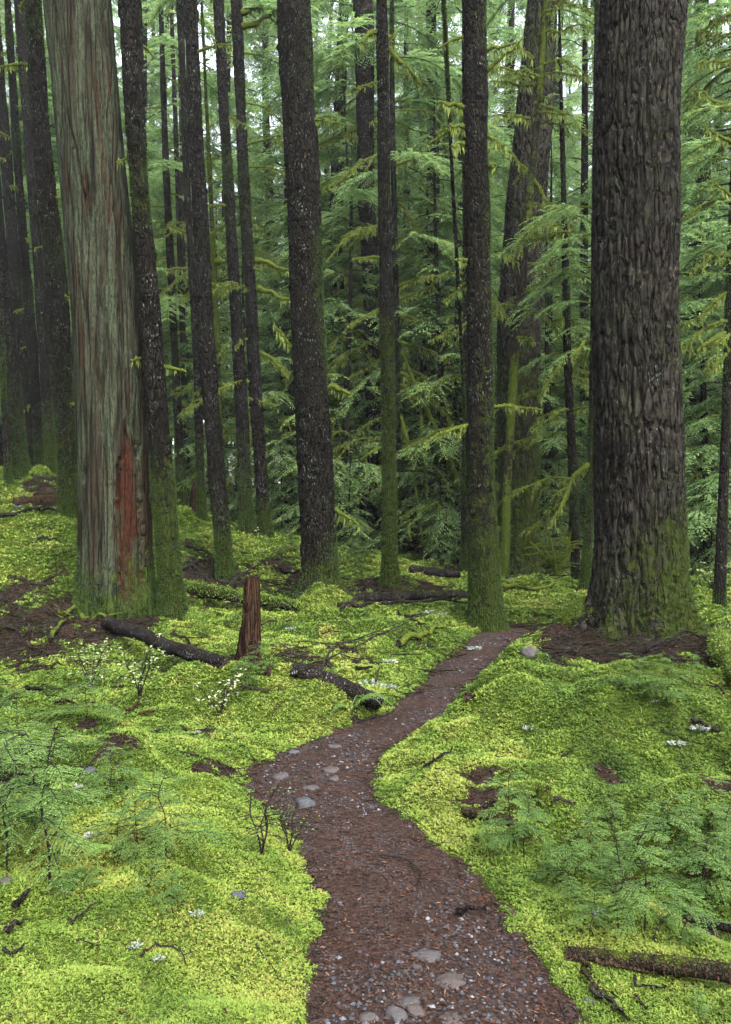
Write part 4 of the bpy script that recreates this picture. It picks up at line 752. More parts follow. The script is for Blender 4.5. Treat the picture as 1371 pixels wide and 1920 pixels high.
def stump(name, label, prof, Y, mat, seed, jag=.05, moss=.15, lobes=4):
    g = np.random.default_rng(seed); pr = sorted(prof); pts = np.array([P((l + r) / 2, py, Y) for py, l, r in pr])[::-1]; rad = np.array([(r - l) / 2 / F * Y for _, l, r in pr])[::-1]
    n, seg = 60, 64; z = np.linspace(pts[0, 2] - .12, pts[-1, 2], n); ax = np.stack([np.interp(z, pts[:, 2], pts[:, 0]), z * 0 + Y, z], -1); R = np.interp(z, pts[:, 2], rad)
    th = np.linspace(0, 2 * math.pi, seg, endpoint=False); q = np.stack([np.cos(th)[None] * R[:, None] * 60, np.sin(th)[None] * R[:, None] * 60, (z * 2.2)[:, None] + 0 * th], -1) + seed
    dp = R[:, None] * (.14 * noise3(q) + .08 * noise3(q * 2.2) - .22 * (1 - sst(0, .14, np.abs(noise3(q * [.5, .5, .4])))))
    V = tube_v(ax, R, seg, dp).reshape(n, seg, 3); top = jag * (noise3(np.stack([np.cos(th) * 3, np.sin(th) * 3, th * 0 + seed], -1)) + .6 * noise3(np.stack([np.cos(th) * 9, np.sin(th) * 9, th * 0 + seed], -1)))
    w = sst(.75, 1, np.linspace(0, 1, n)); V[:, :, 2] += w[:, None] * top[None]
    root = empty(name, (ax[0, 0], Y, gz(ax[0, 0], Y)), label, 'stump'); mb = MB(); ms = moss * np.exp(-(np.arange(n) / n) / .3) + .45 * moss
    mb.add(V.reshape(-1, 3), tube_f(n, seg), 0, moss=np.repeat(ms, seg)); b = mb.build('body', M[mat], root, root.location, smooth=True)
    ring = V[-1]; inner = ring.mean(0) + (ring - ring.mean(0)) * .6 - [0, 0, jag * 1.2]; c = inner.mean(0) - [0, 0, jag]; W = np.concatenate([ring, inner, [c]]); j = np.arange(seg); j2 = (j + 1) % seg
    mb = MB(); mb.add(W, [np.stack([j, j2, seg + j2, seg + j], -1), np.stack([seg + j, seg + j2, np.full(seg, 2 * seg)], -1)], 0, moss=.1); mb.build('broken_top', M[mat], root, root.location)
    return root
stump('broken_stump', 'tall reddish broken stump standing left of the trail below the central trunk', [(1082, 459, 487), (1120, 457, 488), (1175, 453, 488), (1215, 446, 488), (1262, 436, 492)], 6.75, 'rot', 1, .012, moss=.2)
stump('broken_stump', 'small splintered mossy stump near the edge under the seedlings by the fir', [(1325, 1336, 1352), (1350, 1330, 1362), (1392, 1322, 1372)], 5.0, 'rot', 2, .03, moss=.55)
stump('broken_snag', 'pointed rusty red rotten snag far behind the straight dark trunk', [(888, 364, 367), (930, 357, 371), (985, 350, 374)], 17.6, 'rot', 3, .12, moss=.05)
stump('mossy_stub', 'moss hung leaning stub standing in the hollow between the seedlings', [(1478, 1008, 1034), (1500, 1006, 1036), (1545, 1012, 1032)], 3.85, 'moss_log', 4, .01, moss=1.4)
log('mossy_stump_root', 'root', 'mossy fallen root leaning on the moss hung stub', (960, 1508), (1022, 1500), .035, 'moss_log', 14, moss=.85, lift=1.6, hair=700, hair_tint=.75)

def stick(label, pts_px, r, seed, mat='twig', moss=.1, lift=.012, arch=0.0, twigs=0, name='fallen_branch', cat='branch', group=None):
    g = np.random.default_rng(seed); K = np.array([G(*p) for p in pts_px]); u = np.concatenate([[0], np.cumsum(np.linalg.norm(np.diff(K, axis=0), axis=1))]); L = u[-1]; n = max(8, int(L / .035)); n = min(n, 60); s = np.linspace(0, L, n)
    pts = np.stack([np.interp(s, u, K[:, j]) for j in range(3)], -1); w = .035 * L; q = s / L
    for j in (0, 1): pts[:, j] += w * noise3(np.stack([q * 3.5, q * 0 + seed * 1.7, q * 0 + j * 9], -1))
    r = r * (1.25 if K[0, 1] > 8 else 1.0); pts[:, 2] = ground_h(pts[:, 0], pts[:, 1]) + lift + (.02 if K[0, 1] > 6 else 0) + r * .6 + arch * 4 * q * (1 - q) + .02 * np.abs(noise3(np.stack([q * 4, q * 0 + seed, q * 0], -1)))
    mb = MB(); add_tube(mb, pts, r * (1 - .55 * q) * (1 + .15 * noise3(np.stack([q * 20, q * 0, q * 0 + seed], -1))), 8, 0, True, 0, moss=moss)
    for k in range(twigs):
        t = .2 + .7 * g.random(); c = np.array([np.interp(t * L, s, pts[:, j]) for j in range(3)]); d = K[-1] - K[0]; a = math.atan2(d[1], d[0]) + g.choice([-1, 1]) * (.5 + .5 * g.random()); l = L * (.12 + .25 * g.random()); m = 7; e = np.linspace(0, 1, m)
        tp = c + np.stack([np.cos(a) * l * e, np.sin(a) * l * e, l * (.35 * g.random()) * e], -1); tp[:, 0] += .04 * l * g.standard_normal(m) * e; tp[:, 2] = np.maximum(tp[:, 2], ground_h(tp[:, 0], tp[:, 1]) + .006); add_tube(mb, tp, r * .5 * (1 - .7 * e), 6, 0, moss=moss)
    return tag(mb.build(name, M[mat], None, tuple(pts[0]), smooth=True), label, cat, group)
ST = [
 ('long thin dead branch running across the moss below the central trunk', [(520, 1252), (640, 1218), (720, 1198), (800, 1195)], .014, 'twig', .15, 4),
 ('mossy twisted branch lying on the moss before the trail bend', [(752, 1222), (790, 1200), (832, 1186)], .03, 'branch', .8, 2),
 ('dark bare branch reaching across moss behind the trail bend', [(745, 1156), (775, 1168), (800, 1182)], .014, 'log', .0, 3),
 ('bare grey arching dead branch springing up behind the broken stump', [(418, 1112), (452, 1078), (522, 1040)], .020, 'twig', .35, 2),
 ('long grey pole lying across the brown litter before the slim mossy trunk', [(640, 1142), (760, 1136), (880, 1138)], .022, 'log', .1, 4),
 ('brown forked branch lying at the roots of the central trunk', [(640, 1152), (700, 1122), (728, 1100)], .018, 'twig', .1, 3),
 ('straight brown stick leaning over the log near the central trunk', [(545, 1172), (470, 1190)], .012, 'wood', .0, 1),
 ('thin stick lying between the central trunk and the broken stump', [(490, 1105), (552, 1118)], .012, 'twig', .0, 3),
 ('dead bough with many twigs behind the broken stump', [(360, 1062), (420, 1098), (500, 1100)], .02, 'twig', .1, 7),
 ('grey dead bough on the slope behind the mossy trunk by the cedar', [(345, 1075), (392, 1060), (440, 1078)], .018, 'twig', .1, 5),
 ('slim fallen pole on the slope above the arching dead branch', [(350, 1030), (400, 1050)], .022, 'log', .1, 1),
 ('thin bare bough lying on the brown ground behind the central trunk', [(520, 1068), (600, 1084), (660, 1092)], .018, 'log', .0, 5),
 ('dark fallen pole beside the tall brown trunk', [(632, 1030), (704, 1046)], .03, 'log', .0, 2),
 ('dark twiggy bough heaped at the foot of the ancient trunk', [(955, 1080), (1010, 1092)], .022, 'log', .0, 8),
 ('second dark bough leaning on the heap before the ancient trunk', [(950, 1092), (1000, 1076)], .02, 'twig', .0, 6),
 ('mossy pole lying along the moss beyond the trail bend', [(940, 1105), (1010, 1112), (1040, 1104)], .03, 'branch', .75, 2),
 ('pale barkless stick lying on needles in front of the massive fir', [(1040, 1232), (1080, 1236), (1108, 1218)], .011, 'twig', .0, 1),
 ('dark branch lying on brown litter beside the fir foot', [(1210, 1232), (1265, 1208), (1328, 1204)], .018, 'log', .1, 4),
 ('thin dark bough slanting down beyond the fir foot', [(1290, 1150), (1345, 1182)], .016, 'log', .2, 2),
 ('orange splintered branch beside the trail near its narrow bend', [(880, 1318), (915, 1284)], .022, 'wood', .0, 2),
 ('short splintered wood piece lying beside the orange splinters', [(872, 1322), (892, 1312)], .018, 'wood', .0, 0),
 ('thin curved white and black twig lying on the trail', [(715, 1614), (772, 1628), (790, 1650), (786, 1676)], .006, 'twig', .0, 3),
 ('black knobbly root poking out of the trail edge', [(858, 1726), (880, 1722), (912, 1726)], .012, 'log', .0, 1),
 ('long brown stick slanting into moss in the bottom corner', [(1090, 1838), (1125, 1872), (1175, 1925)], .008, 'wood', .0, 1),
 ('dark stick with white lichen lying in the bottom corner', [(1105, 1868), (1140, 1890), (1170, 1915)], .009, 'twig', .0, 2),
 ('reddish brown forked stick lying in front of the rotting log', [(1112, 1818), (1165, 1828), (1232, 1842)], .008, 'wood', .0, 1),
 ('thin brown stick standing in moss below the rotting log', [(1190, 1875), (1216, 1908)], .005, 'wood', .0, 0),
 ('slim dark twig arching over moss below the rotting log', [(1188, 1845), (1192, 1868), (1250, 1860)], .005, 'log', .0, 0),
 ('short brown broken stick on the needle covered trail side', [(1090, 1812), (1110, 1834)], .008, 'wood', .0, 0),
 ('grey arching dead twig behind the rotting log', [(1228, 1770), (1240, 1730), (1272, 1706)], .009, 'twig', .3, 0),
 ('pale grey stick lying in moss near the bottom corner', [(10, 1768), (46, 1742)], .010, 'twig', .0, 0),
 ('dark short stick poking from moss under the seedlings', [(28, 1718), (56, 1690)], .012, 'log', .0, 1),
 ('thin pale twig lying across the moss in front of the fern', [(130, 1738), (185, 1706)], .005, 'twig', .0, 0),
 ('small orange tipped twig lying by pale lichen on moss', [(265, 1805), (292, 1782)], .004, 'wood', .0, 0),
 ('curved dark twig lying on moss beside pale lichen', [(292, 1786), (330, 1792), (348, 1818)], .004, 'twig', .0, 2),
 ('tiny upright forked dead twig at the photo edge above the moss', [(8, 1800), (22, 1798), (46, 1790)], .006, 'twig', .0, 4),
 ('short brown stick lying in green moss below the mossy mound', [(105, 1326), (145, 1332)], .014, 'wood', .0, 0),
 ('bare forked brown stick standing in the dip of the moss mound', [(240, 1344), (262, 1322)], .014, 'wood', .0, 1),
 ('short pale stick lying right beside the forked brown stick', [(262, 1346), (290, 1342)], .010, 'wood', .0, 0),
 ('dead mossy branch in the litter below the cedar', [(92, 1210), (112, 1192), (160, 1150)], .022, 'branch', .5, 3),
 ('second mossy branch curling over litter toward the cedar foot', [(105, 1160), (150, 1146), (200, 1168)], .024, 'branch', .6, 3),
 ('whitish curled dead stick in the litter near the photo edge', [(40, 1168), (58, 1186), (62, 1210)], .012, 'twig', .0, 2),
 ('brown broken stick pointing at the cedar foot', [(160, 1140), (206, 1172)], .014, 'wood', .1, 0),
 ('long dead grey stick lying over litter below the dark log', [(138, 1250), (190, 1256)], .010, 'wood', .0, 1),
 ('thin brown stick beneath the pale leaved shrub', [(100, 1262), (140, 1238)], .010, 'wood', .0, 1),
 ('reddish stick lying in litter left of the pale leaved shrub', [(52, 1216), (80, 1232)], .012, 'wood', .0, 1),
 ('bare twiggy stick lying in the shadowed litter', [(5, 1180), (62, 1200)], .012, 'twig', .2, 4),
 ('short black stick lying on the green moss edge', [(50, 1302), (80, 1302)], .016, 'log', .0, 0),
 ('thin reddish splinters of branch beside the mossy trunk foot', [(325, 1190), (372, 1218)], .014, 'wood', .0, 2),
 ('short dark branch under the lichen beside the short log', [(668, 1268), (698, 1262)], .02, 'log', .1, 1),
 ('upright brown broken twig by the lichen cluster', [(704, 1290), (712, 1262)], .010, 'wood', .0, 0),
 ('brown stick leaning out of the hollow behind the short log', [(510, 1278), (522, 1250)], .014, 'wood', .0, 0),
 ('thin grey branch with lichen lying near the stump foot', [(455, 1300), (505, 1304)], .010, 'twig', .0, 2),
 ('bent dark branch lying on the bright moss bank', [(790, 1450), (822, 1434), (846, 1412)], .008, 'log', .0, 2),
 ('grey stick lying behind the moss hung stub', [(1040, 1514), (1080, 1518)], .012, 'twig', .0, 0),
 ('dark root lying in the hollow beside the crumbling log', [(880, 1545), (930, 1516)], .018, 'log', .1, 3),
 ('brown branch lying in moss behind the seedlings near the edge', [(1290, 1655), (1345, 1640)], .014, 'wood', .1, 1),
 ('reddish bare branch near the edge under the fir seedlings', [(1298, 1288), (1352, 1312)], .014, 'wood', .1, 2),
 ('rotten grey branch with lichen beside the small splintered stump', [(1300, 1362), (1350, 1384)], .016, 'twig', .1, 3),
 ('slim dark stick lying on the moss mound beyond the trail', [(1050, 1428), (1075, 1412)], .007, 'twig', .0, 0),
 ('small orange twig beside the trail in the moss', [(940, 1462), (962, 1450)], .006, 'wood', .0, 0),
 ('thin brown twig lying across the trail edge', [(770, 1576), (812, 1590)], .005, 'wood', .0, 0),
 ('grey mossy bough lying on the rise near the flared trunk', [(0, 975), (60, 962), (110, 970)], .03, 'log', .3, 2),
 ('thin dead branch on the mossy rise below the split log', [(70, 1020), (110, 1022)], .015, 'twig', .1, 2),
 ('thin dark branch on the moss slope beside the cedar', [(40, 1090), (110, 1100)], .014, 'twig', .1, 3),
]
for i, (lb, pp, r, mt, ms, tw) in enumerate(ST):
    if 'arching dead branch springing' in lb or 'grey arching dead twig' in lb:
        # arches above the ground between its two ends
        A = G(*pp[0]); Yd = A[1]; K = np.array([A] + [P(*q, Yd + .1) for q in pp[1:]]); n = 20; s = np.linspace(0, 1, n); u = np.linspace(0, 1, 3)
        pts = (1 - s)[:, None] ** 2 * K[0] + 2 * ((1 - s) * s)[:, None] * (2 * K[1] - .5 * K[0] - .5 * K[2]) + s[:, None] ** 2 * K[2]; pts[:, 2] = np.maximum(pts[:, 2], ground_h(pts[:, 0], pts[:, 1]))
        mb = MB(); add_tube(mb, pts, r * (1 - .6 * s), 8, 0, True, 0, moss=ms); tag(mb.build('dead_branch', M[mt], None, tuple(pts[0]), smooth=True), lb, 'branch')
    else: stick(lb, pp, r, 60 + i, mt, ms, twigs=tw, lift=.018 if r > .008 else .012)
def twig_litter():
    g = np.random.default_rng(31); mb = MB()
    x, y, r, g = scatter(42000, 2.4, 17, math.radians(30), 1.0, 33); lm = litter(x, y); d = trail_d(x, y)
    k = (lm > .35 + .5 * g.random(len(x))) & (d > -.02) | (g.random(len(x)) < .03) & (d > .05); x, y, r = x[k], y[k], r[k]
    for i in range(min(len(x), 8000)):
        k_ = min(1.0, max(.22, (r[i] - 1.5) / 6)); L = g.uniform(.06, .45) * k_ * (1 + max(0, r[i] - 8) / 7); a = g.random() * 6.28; n = 4; s = np.linspace(-.5, .5, n); px, py_ = x[i] + np.cos(a) * L * s + .05 * L * g.standard_normal(n), y[i] + np.sin(a) * L * s + .05 * L * g.standard_normal(n)
        z = ground_h(px, py_) + .006 + .03 * g.random() * k_ + .1 * L * s * g.standard_normal(); add_tube(mb, np.stack([px, py_, z], -1), g.uniform(.002, .0065) * max(.4, k_), 4, int(g.random() < .4), moss=g.choice([0, .0, .5]))
    tag(mb.build('twig_litter', [M['twig'], M['wood']]), kind='stuff', label='fine dead twigs littering the forest floor')
twig_litter()

# stones
def stone(label, px, py, w, hgt, seed, moss=0.0, name='stone', cat='stone', dep=1.0):
    b = G(px, py + hgt * .35); Y = b[1]; rx = w / 2 / F * Y; rz = hgt / 2 / F * Y * 1.0; n, m = 18, 28; u = np.linspace(0, math.pi, n); v = np.linspace(0, 2 * math.pi, m, endpoint=False)
    D = np.stack([np.sin(u)[:, None] * np.cos(v), np.sin(u)[:, None] * np.sin(v), np.cos(u)[:, None] + 0 * v], -1); R = 1 + .26 * noise3(D * 1.3 + seed * 5) + .13 * noise3(D * 2.9 + seed) + .05 * noise3(D * 8 + seed)
    for k in range(5):   # chipped flat facets
        g = np.random.default_rng(seed * 10 + k); nv = unit(g.standard_normal(3)); R = np.minimum(R, (.80 + .12 * g.random()) / np.maximum((D * nv).sum(-1), 1e-3))
    V = D * R[..., None] * [rx, rx * .8 * dep, rz]; mb = MB(); mb.add(V.reshape(-1, 3), tube_f(n, m), 0, moss=(moss * (.4 + .6 * D[..., 2])).ravel())
    return tag(mb.build(name, M['rock'], None, (b[0], b[1] + rx * .3, b[2] + rz * .35), smooth=False) if False else _place(mb, name, (b[0], b[1] + rx * .3, b[2] + rz * .28)), label, cat, 'stones on and beside the trail')
def _place(mb, name, loc):
    V = np.concatenate(mb.V); ms = np.concatenate(mb.A['moss'])
    if ms.max() > .6:      # fronds growing on it
        g = np.random.default_rng(len(name)); k = g.choice(len(V), 2600, p=np.clip(ms - .3, 0, 1) / np.clip(ms - .3, 0, 1).sum()); nr = unit(V[k]); j = V[k] + .006 * g.standard_normal((2600, 3)); d = unit(nr + .8 * g.standard_normal((2600, 3))); S = .010 * max(1, loc[1] / 4)
        kites(mb, j, d, unit(np.cross(d, g.standard_normal((2600, 3)))), S * (.6 + g.random(2600)), S * .5, 1, tint=np.clip(.55 + .2 * g.standard_normal(2600), 0, .9), moss=0)
    o = mb.build(name, [M['rock'], M['moss']], smooth=True); o.location = loc; return o
for a in [('pale grey angular stone with a sharp ridge on the trail below the smaller ones', 571, 1504, 42, 26, 1), ('rounded pale grey stone at the mossy trail edge under the bare twigs', 527, 1456, 32, 22, 2), ('flat brownish stone set in the trail bend', 619, 1444, 36, 14, 3),
          ('small grey stone just below the flat brownish stone', 626, 1460, 22, 13, 4), ('low flat stone above the pale angular stone', 582, 1478, 34, 12, 5), ('thin sliver of stone in the trail near the rounded stone', 545, 1486, 20, 8, 6), ('dark stone half buried in the moss edge above the rounded stone', 550, 1410, 24, 14, 7),
          ('flat bluish stone where moss meets the trail', 628, 1400, 30, 9, 8), ('flat reddish slab stone set in the trail near the bottom', 800, 1795, 62, 20, 9), ('pale tan flat stone lying in the trail below the reddish slab', 845, 1842, 68, 26, 10), ('small pinkish triangular stone in the trail', 782, 1815, 24, 18, 11),
          ('small pinkish flat stone near the mossy trail edge', 680, 1836, 28, 14, 12), ('black rough lava stone at the bottom edge of the photo', 746, 1902, 42, 40, 13, .0), ('smooth blue grey stone touching the black lava stone', 780, 1896, 36, 32, 14), ('mossy topped stone behind the blue grey stone', 768, 1882, 50, 22, 15, .45),
          ('wet dark stone at the very bottom beside the black lava stone', 694, 1910, 40, 24, 16), ('flat greenish stone cut by the bottom edge', 850, 1916, 56, 20, 17), ('grey stone sitting in the moss bank beside the trail', 447, 1678, 32, 20, 18), ('dull stone in the moss near the edge under seedlings', 10, 1652, 26, 22, 19), ('dark stone in the moss below the rotten red patch', 168, 1443, 26, 16, 20, .2),
          ('small dark chip of stone in the trail', 780, 1856, 20, 10, 22), ('pale stone half buried by the sticks in the bottom corner', 1106, 1878, 22, 16, 23), ('small reddish stone near the trail edge at the bottom', 662, 1858, 22, 12, 24)]: stone(*a)
stone('moss topped boulder on the rise between dark trunks', 72, 885, 34, 26, 30, 1.2, 'mossy_boulder', 'boulder'); stone('bluish pale stone lying on the moss of the rise', 33, 948, 18, 14, 31)
stone('rounded bright moss cushion beside the dark rotten patch by the trail', 350, 1478, 52, 44, 33, 1.6, 'moss_cushion', 'moss cushion')
stone('mossy dark lump at the trailside before the fir', 995, 1222, 34, 26, 34, .5, 'mossy_boulder', 'boulder')

# pale lichen fallen from the trees
def lichen(label, px, py, w, seed):
    b = G(px, py); g = np.random.default_rng(seed); R = w / 2 / F * b[1]; n = 90; a = g.random(n) * 6.28; q = R * np.sqrt(g.random(n)); c = np.stack([np.cos(a) * q, np.sin(a) * q * .8, .012 + R * .35 * g.random(n)], -1)
    d = unit(np.stack([np.cos(a) + .6 * g.standard_normal(n), np.sin(a) + .6 * g.standard_normal(n), .2 + .5 * g.random(n)], -1)); mb = MB(); kites(mb, c, d, unit(np.cross(d, g.standard_normal((n, 3)))), R * (.3 + .35 * g.random(n)), R * (.12 + .22 * g.random(n)), tint=np.clip(.6 + .25 * g.standard_normal(n), 0, 1))
    o = mb.build('lichen_clump', M['lichen']); o.location = b; tag(o, label, 'lichen', 'pale lichen scraps on the ground')
for a in [('large pale green lichen clump beside the short dark log', 695, 1290, 40), ('white lichen clump near the trail beside the greener clump', 728, 1292, 26), ('white lichen clump on moss above the short dark log', 730, 1246, 24), ('white lichen scraps lying on the far trail', 890, 1220, 22), ('grey white lichen crumple on the moss mound beyond the trail', 1268, 1400, 24), ('small white lichen scrap just beside the grey crumple', 1246, 1398, 10),
          ('white curled lichen near the small splintered stump', 1312, 1372, 30), ('bluish white lichen tuft on the bright moss in the corner', 253, 1782, 24), ('smaller lichen tuft below the bluish white tuft', 298, 1806, 18), ('pale lichen scrap in the moss below the seedling', 370, 1722, 22), ('white lichen lump behind the sapling stems', 172, 1574, 24), ('tiny white lichen on the moss slope below the shrub', 368, 1378, 14), ('white lichen scrap beside the dark litter', 144, 1482, 20),
          ('pale lichen on moss before the trail bend trunk', 808, 1152, 20), ('pale lichen by the foot of the trail bend trunk', 830, 1155, 16), ('pale green lichen under the seedlings near the rotting log', 1125, 1722, 30), ('white lichen by the fir seedling foot', 1228, 1320, 16), ('pale bark chip of lichen on the moss mound', 992, 1370, 22), ('white lichen on moss between the stump and central trunk', 545, 1182, 18)]: lichen(*a, seed=hash(a[1]) % 1000)

# ------------------------------------------------------------------ seedlings, ferns and shrubs
def make_seedling(seed, h, nb, spread, dens=1.0):
    g = np.random.default_rng(seed); root = empty('hemlock_seedling', (0, 0, 0), 'seedling', 'seedling'); n = 12; z = np.linspace(-.03, h, n)
    pts = np.stack([.06 * h * noise3(np.stack([z * 4 / h, z * 0 + seed, z * 0], -1)), .06 * h * noise3(np.stack([z * 4 / h, z * 0, z * 0 + seed], -1)), z], -1); pts[-1, 0] += .05 * h
    mb = MB(); add_tube(mb, pts, (.0042 * (h / .6) * (1 - .8 * z.clip(0) / h) + .0010), 7, 0, moss=.1); mb.build('stem', M['twig'], root, smooth=True)
    mb = MB()
    for k in range(nb):
        f = .28 + .72 * (k + g.random()) / nb; zz = f * h; L = spread * (1.1 - .75 * f) * (.6 + .6 * g.random()); c = np.array([np.interp(zz, z, pts[:, j]) for j in range(3)])
        spray_fine(mb, c, g.random() * 6.28, L, g, dens)
    mb.build('needles', [M['seedling'], M['twig']], root); return root
def spray_fine(mb, p0, az, L, g, dens):
    n = 7; s = np.linspace(0, 1, n); d = np.array([math.cos(az), math.sin(az), 0]); sd = np.array([-math.sin(az), math.cos(az), 0]); rise = .35 * g.random() + .05; droop = .25 + .35 * g.random()
    def needles(pts, l, t0):
        m = max(3, int(l / .0062 * dens)); q = (np.arange(m) + .5) / m; q = np.repeat(q, 2); sg = np.tile([1.0, -1.0], m); u = np.linspace(0, 1, len(pts)); b = np.stack([np.interp(q, u, pts[:, j]) for j in range(3)], -1)
        ax = unit(pts[-1] - pts[0]); sv = unit(np.cross(ax, [0, 0, 1.0])); k = 2 * m
        dd = unit(ax * .45 + sv * sg[:, None] + g.standard_normal((k, 3)) * [.15, .15, .22]); kites(mb, b, dd, unit(np.cross(dd, [0, 0, 1.0]) + .2 * g.standard_normal((k, 3))), (.014 + .006 * g.random(k)) * (1 - .35 * q), .0048 + .0016 * g.random(k), 0, tint=np.clip(t0 + .10 * g.standard_normal(k) + .15 * q, 0, 1), moss=0)
    pts = p0 + d * (L * s)[:, None]; pts[:, 2] += L * (rise * s - droop * s ** 2); pts += sd * (L * .1 * g.standard_normal() * s ** 2)[:, None]
    add_tube(mb, pts, .0022 * (1 - .7 * s) + .0005, 4, 1, moss=0, tint=0); t0 = .45 + .15 * g.standard_normal(); needles(pts[2:], L * .7, t0); nt = max(3, int(L / .022))
    for k in range(nt):
        q = .15 + .8 * (k + .5) / nt; b = np.array([np.interp(q, s, pts[:, j]) for j in range(3)]); l = L * (.18 + .38 * (1 - q)) * (.7 + .5 * g.random()); a = (1 if k % 2 else -1) * math.radians(50 + 10 * g.standard_normal()); t = d * math.cos(a) + sd * math.sin(a); e = np.linspace(0, 1, 4); tp = b + t * (l * e)[:, None]; tp[:, 2] -= l * .25 * e ** 2 + .1 * l * e * g.standard_normal()
        add_tube(mb, tp, .0009, 3, 1, moss=0, tint=0); needles(tp, l, t0 + .1)
SEED = [make_seedling(1, .62, 17, .36), make_seedling(2, .46, 14, .30), make_seedling(3, .30, 11, .22), make_seedling(4, .72, 20, .36), make_seedling(5, .40, 15, .34)]
SUSE = [False] * 5
# photo x, y of the foot; height in photo px; kind; label
SD = [(98, 1670, 330, 3, 'tallest hemlock seedling by the corner fern with a straight dark stem'), (20, 1640, 260, 0, 'feathery seedling at the photo edge behind the tallest seedling'), (60, 1560, 200, 4, 'low feathery seedling behind the tallest seedling at the edge'), (-30, 1600, 260, 0, 'seedling half outside the photo edge beyond the tall one'), (10, 1500, 190, 1, 'feathery seedling above the dark hole near the edge'), (100, 1470, 120, 2, 'small seedling above the tallest seedling beside the litter patch'),
      (302, 1622, 190, 0, 'bare stemmed open seedling between the fern and the trail'), (258, 1618, 130, 1, 'slender seedling close beside the bare stemmed one'), (225, 1598, 110, 2, 'little seedling behind the broad leaf by the fern'), (212, 1500, 120, 4, 'seedling on the brown litter beside the moss cushion'), (322, 1715, 90, 1, 'small bright seedling with upright tip standing in open moss'), (283, 1690, 70, 2, 'smaller bright seedling beside the upright tipped one'), (160, 1360, 110, 4, 'spreading seedling low on the moss below the litter'), (40, 1420, 130, 1, 'pale seedling over moss at the edge below the litter'), (285, 1520, 80, 2, 'tiny seedling just below the moss cushion'),
      (960, 1590, 150, 1, 'seedling at the trail side by the hollow with the stub'), (990, 1620, 150, 0, 'bright seedling behind the trail edge moss below the stub'), (1105, 1630, 130, 0, 'broad seedling with a forked dark stem under the moss hung stub'), (1155, 1740, 200, 3, 'big seedling with a thick dark stem standing above the rotting log'), (1200, 1745, 220, 0, 'slim stemmed seedling close to the big one above the rotting log'), (1110, 1755, 100, 1, 'small dusky seedling at the head of the rotting log'), (1060, 1680, 120, 4, 'wide seedling over bright moss near the trail'), (1250, 1640, 150, 4, 'wide seedling around the curved mossy log'), (1290, 1600, 120, 1, 'seedling behind the curved mossy log'), (1330, 1560, 110, 0, 'seedling standing at the edge on the moss mound'), (1320, 1700, 140, 4, 'feathery seedling above the smooth black branch'), (1365, 1660, 170, 3, 'tall seedling cut by the photo edge above the black branch'), (1145, 1555, 70, 2, 'little seedling on the moss by the grey stick'), (1240, 1570, 80, 2, 'little upright seedling on the mound near the curved log'), (1280, 1770, 100, 1, 'seedling right behind the rotting log'),
      (1200, 1310, 90, 4, 'wide seedling standing in front of the massive fir'), (1250, 1320, 100, 0, 'tallest seedling in front of the massive fir'), (1300, 1290, 70, 1, 'seedling on litter beyond the fir seedlings'), (1165, 1290, 60, 1, 'low seedling at the moss ridge end before the fir'), (1310, 1900, 60, 2, 'small seedling in moss at the bottom edge'), (480, 1262, 60, 4, 'dark seedling growing against the broken stump foot'), (465, 1290, 55, 1, 'seedling on the mound below the broken stump'), (325, 1210, 40, 2, 'tiny seedling by the mossy trunk foot beyond the dark log'), (1060, 1150, 26, 2, 'tiny seedling beside the mossy root of the fir'), (680, 1052, 50, 4, 'low seedling at the snapped pole'), (620, 1058, 50, 1, 'low seedling behind the central trunk'), (545, 1040, 46, 4, 'small seedling far behind near the central trunk')]
_g = np.random.default_rng(9)
for px, py, hp, k, lb in SD:
    b = G(px, py); h = hp / F * b[1]; sc = h / [.62, .46, .30, .72, .40][k] * 1.0; rz = _g.random() * 6.28; loc = (b[0], b[1], b[2] - .01)
    if not SUSE[k]: SUSE[k] = True; r = SEED[k]; r.location = loc; r.rotation_euler = (0, 0, rz); r.scale = (sc,) * 3; r['label'] = lb; r['group'] = 'hemlock seedlings on the forest floor'
    else: copy_tree(SEED[k], loc, rz, sc, lb, 'hemlock seedlings on the forest floor')

def fern(label, px, py, R, fronds, seed, az0=0, spread=6.28, el=.6, tint=.6):
    b = G(px, py); g = np.random.default_rng(seed); R = R / F * b[1]; root = empty('fern', tuple(b), label, 'fern')
    for k in range(fronds):
        a = az0 + spread * (k + .5 * g.random()) / fronds; L = R * (.75 + .4 * g.random()); n = 24; s = np.linspace(0, 1, n); d = np.array([math.cos(a), math.sin(a), 0]); pts = d * (L * s)[:, None]; pts[:, 2] = L * (el * 1.3 * s - el * 1.1 * s ** 2 * (1 + .3 * g.random()))
        mb = MB(); add_tube(mb, pts, .004 * L / .3 * (1 - .7 * s), 4, 0, tint=.5); m = 30; q = np.repeat(.15 + .85 * (np.arange(m) + .5) / m, 2); sg = np.tile([1., -1.], m); c = np.stack([np.interp(q, s, pts[:, j]) for j in range(3)], -1); sv = np.array([-math.sin(a), math.cos(a), 0]); dd = unit(sv * sg[:, None] + d * .35 + g.standard_normal((2 * m, 3)) * .07 - [0, 0, .12])
        kites(mb, c, dd, unit(np.cross(dd, [0, 0, 1.0]) + .15 * g.standard_normal((2 * m, 3))), L * .24 * np.sin(np.clip(q * 1.05, 0, 1) * math.pi) ** .6 * (1 - .5 * q) + .004, L * .045, 0, drop=.1, tint=np.clip(tint + .12 * g.standard_normal(2 * m), 0, 1))
        o = mb.build('frond', M['fern'], root)
fern('sword fern with long bright fronds growing beside the short dark log', 655, 1338, 78, 7, 1, az0=-.5, spread=5.0, el=1.3, tint=.45)
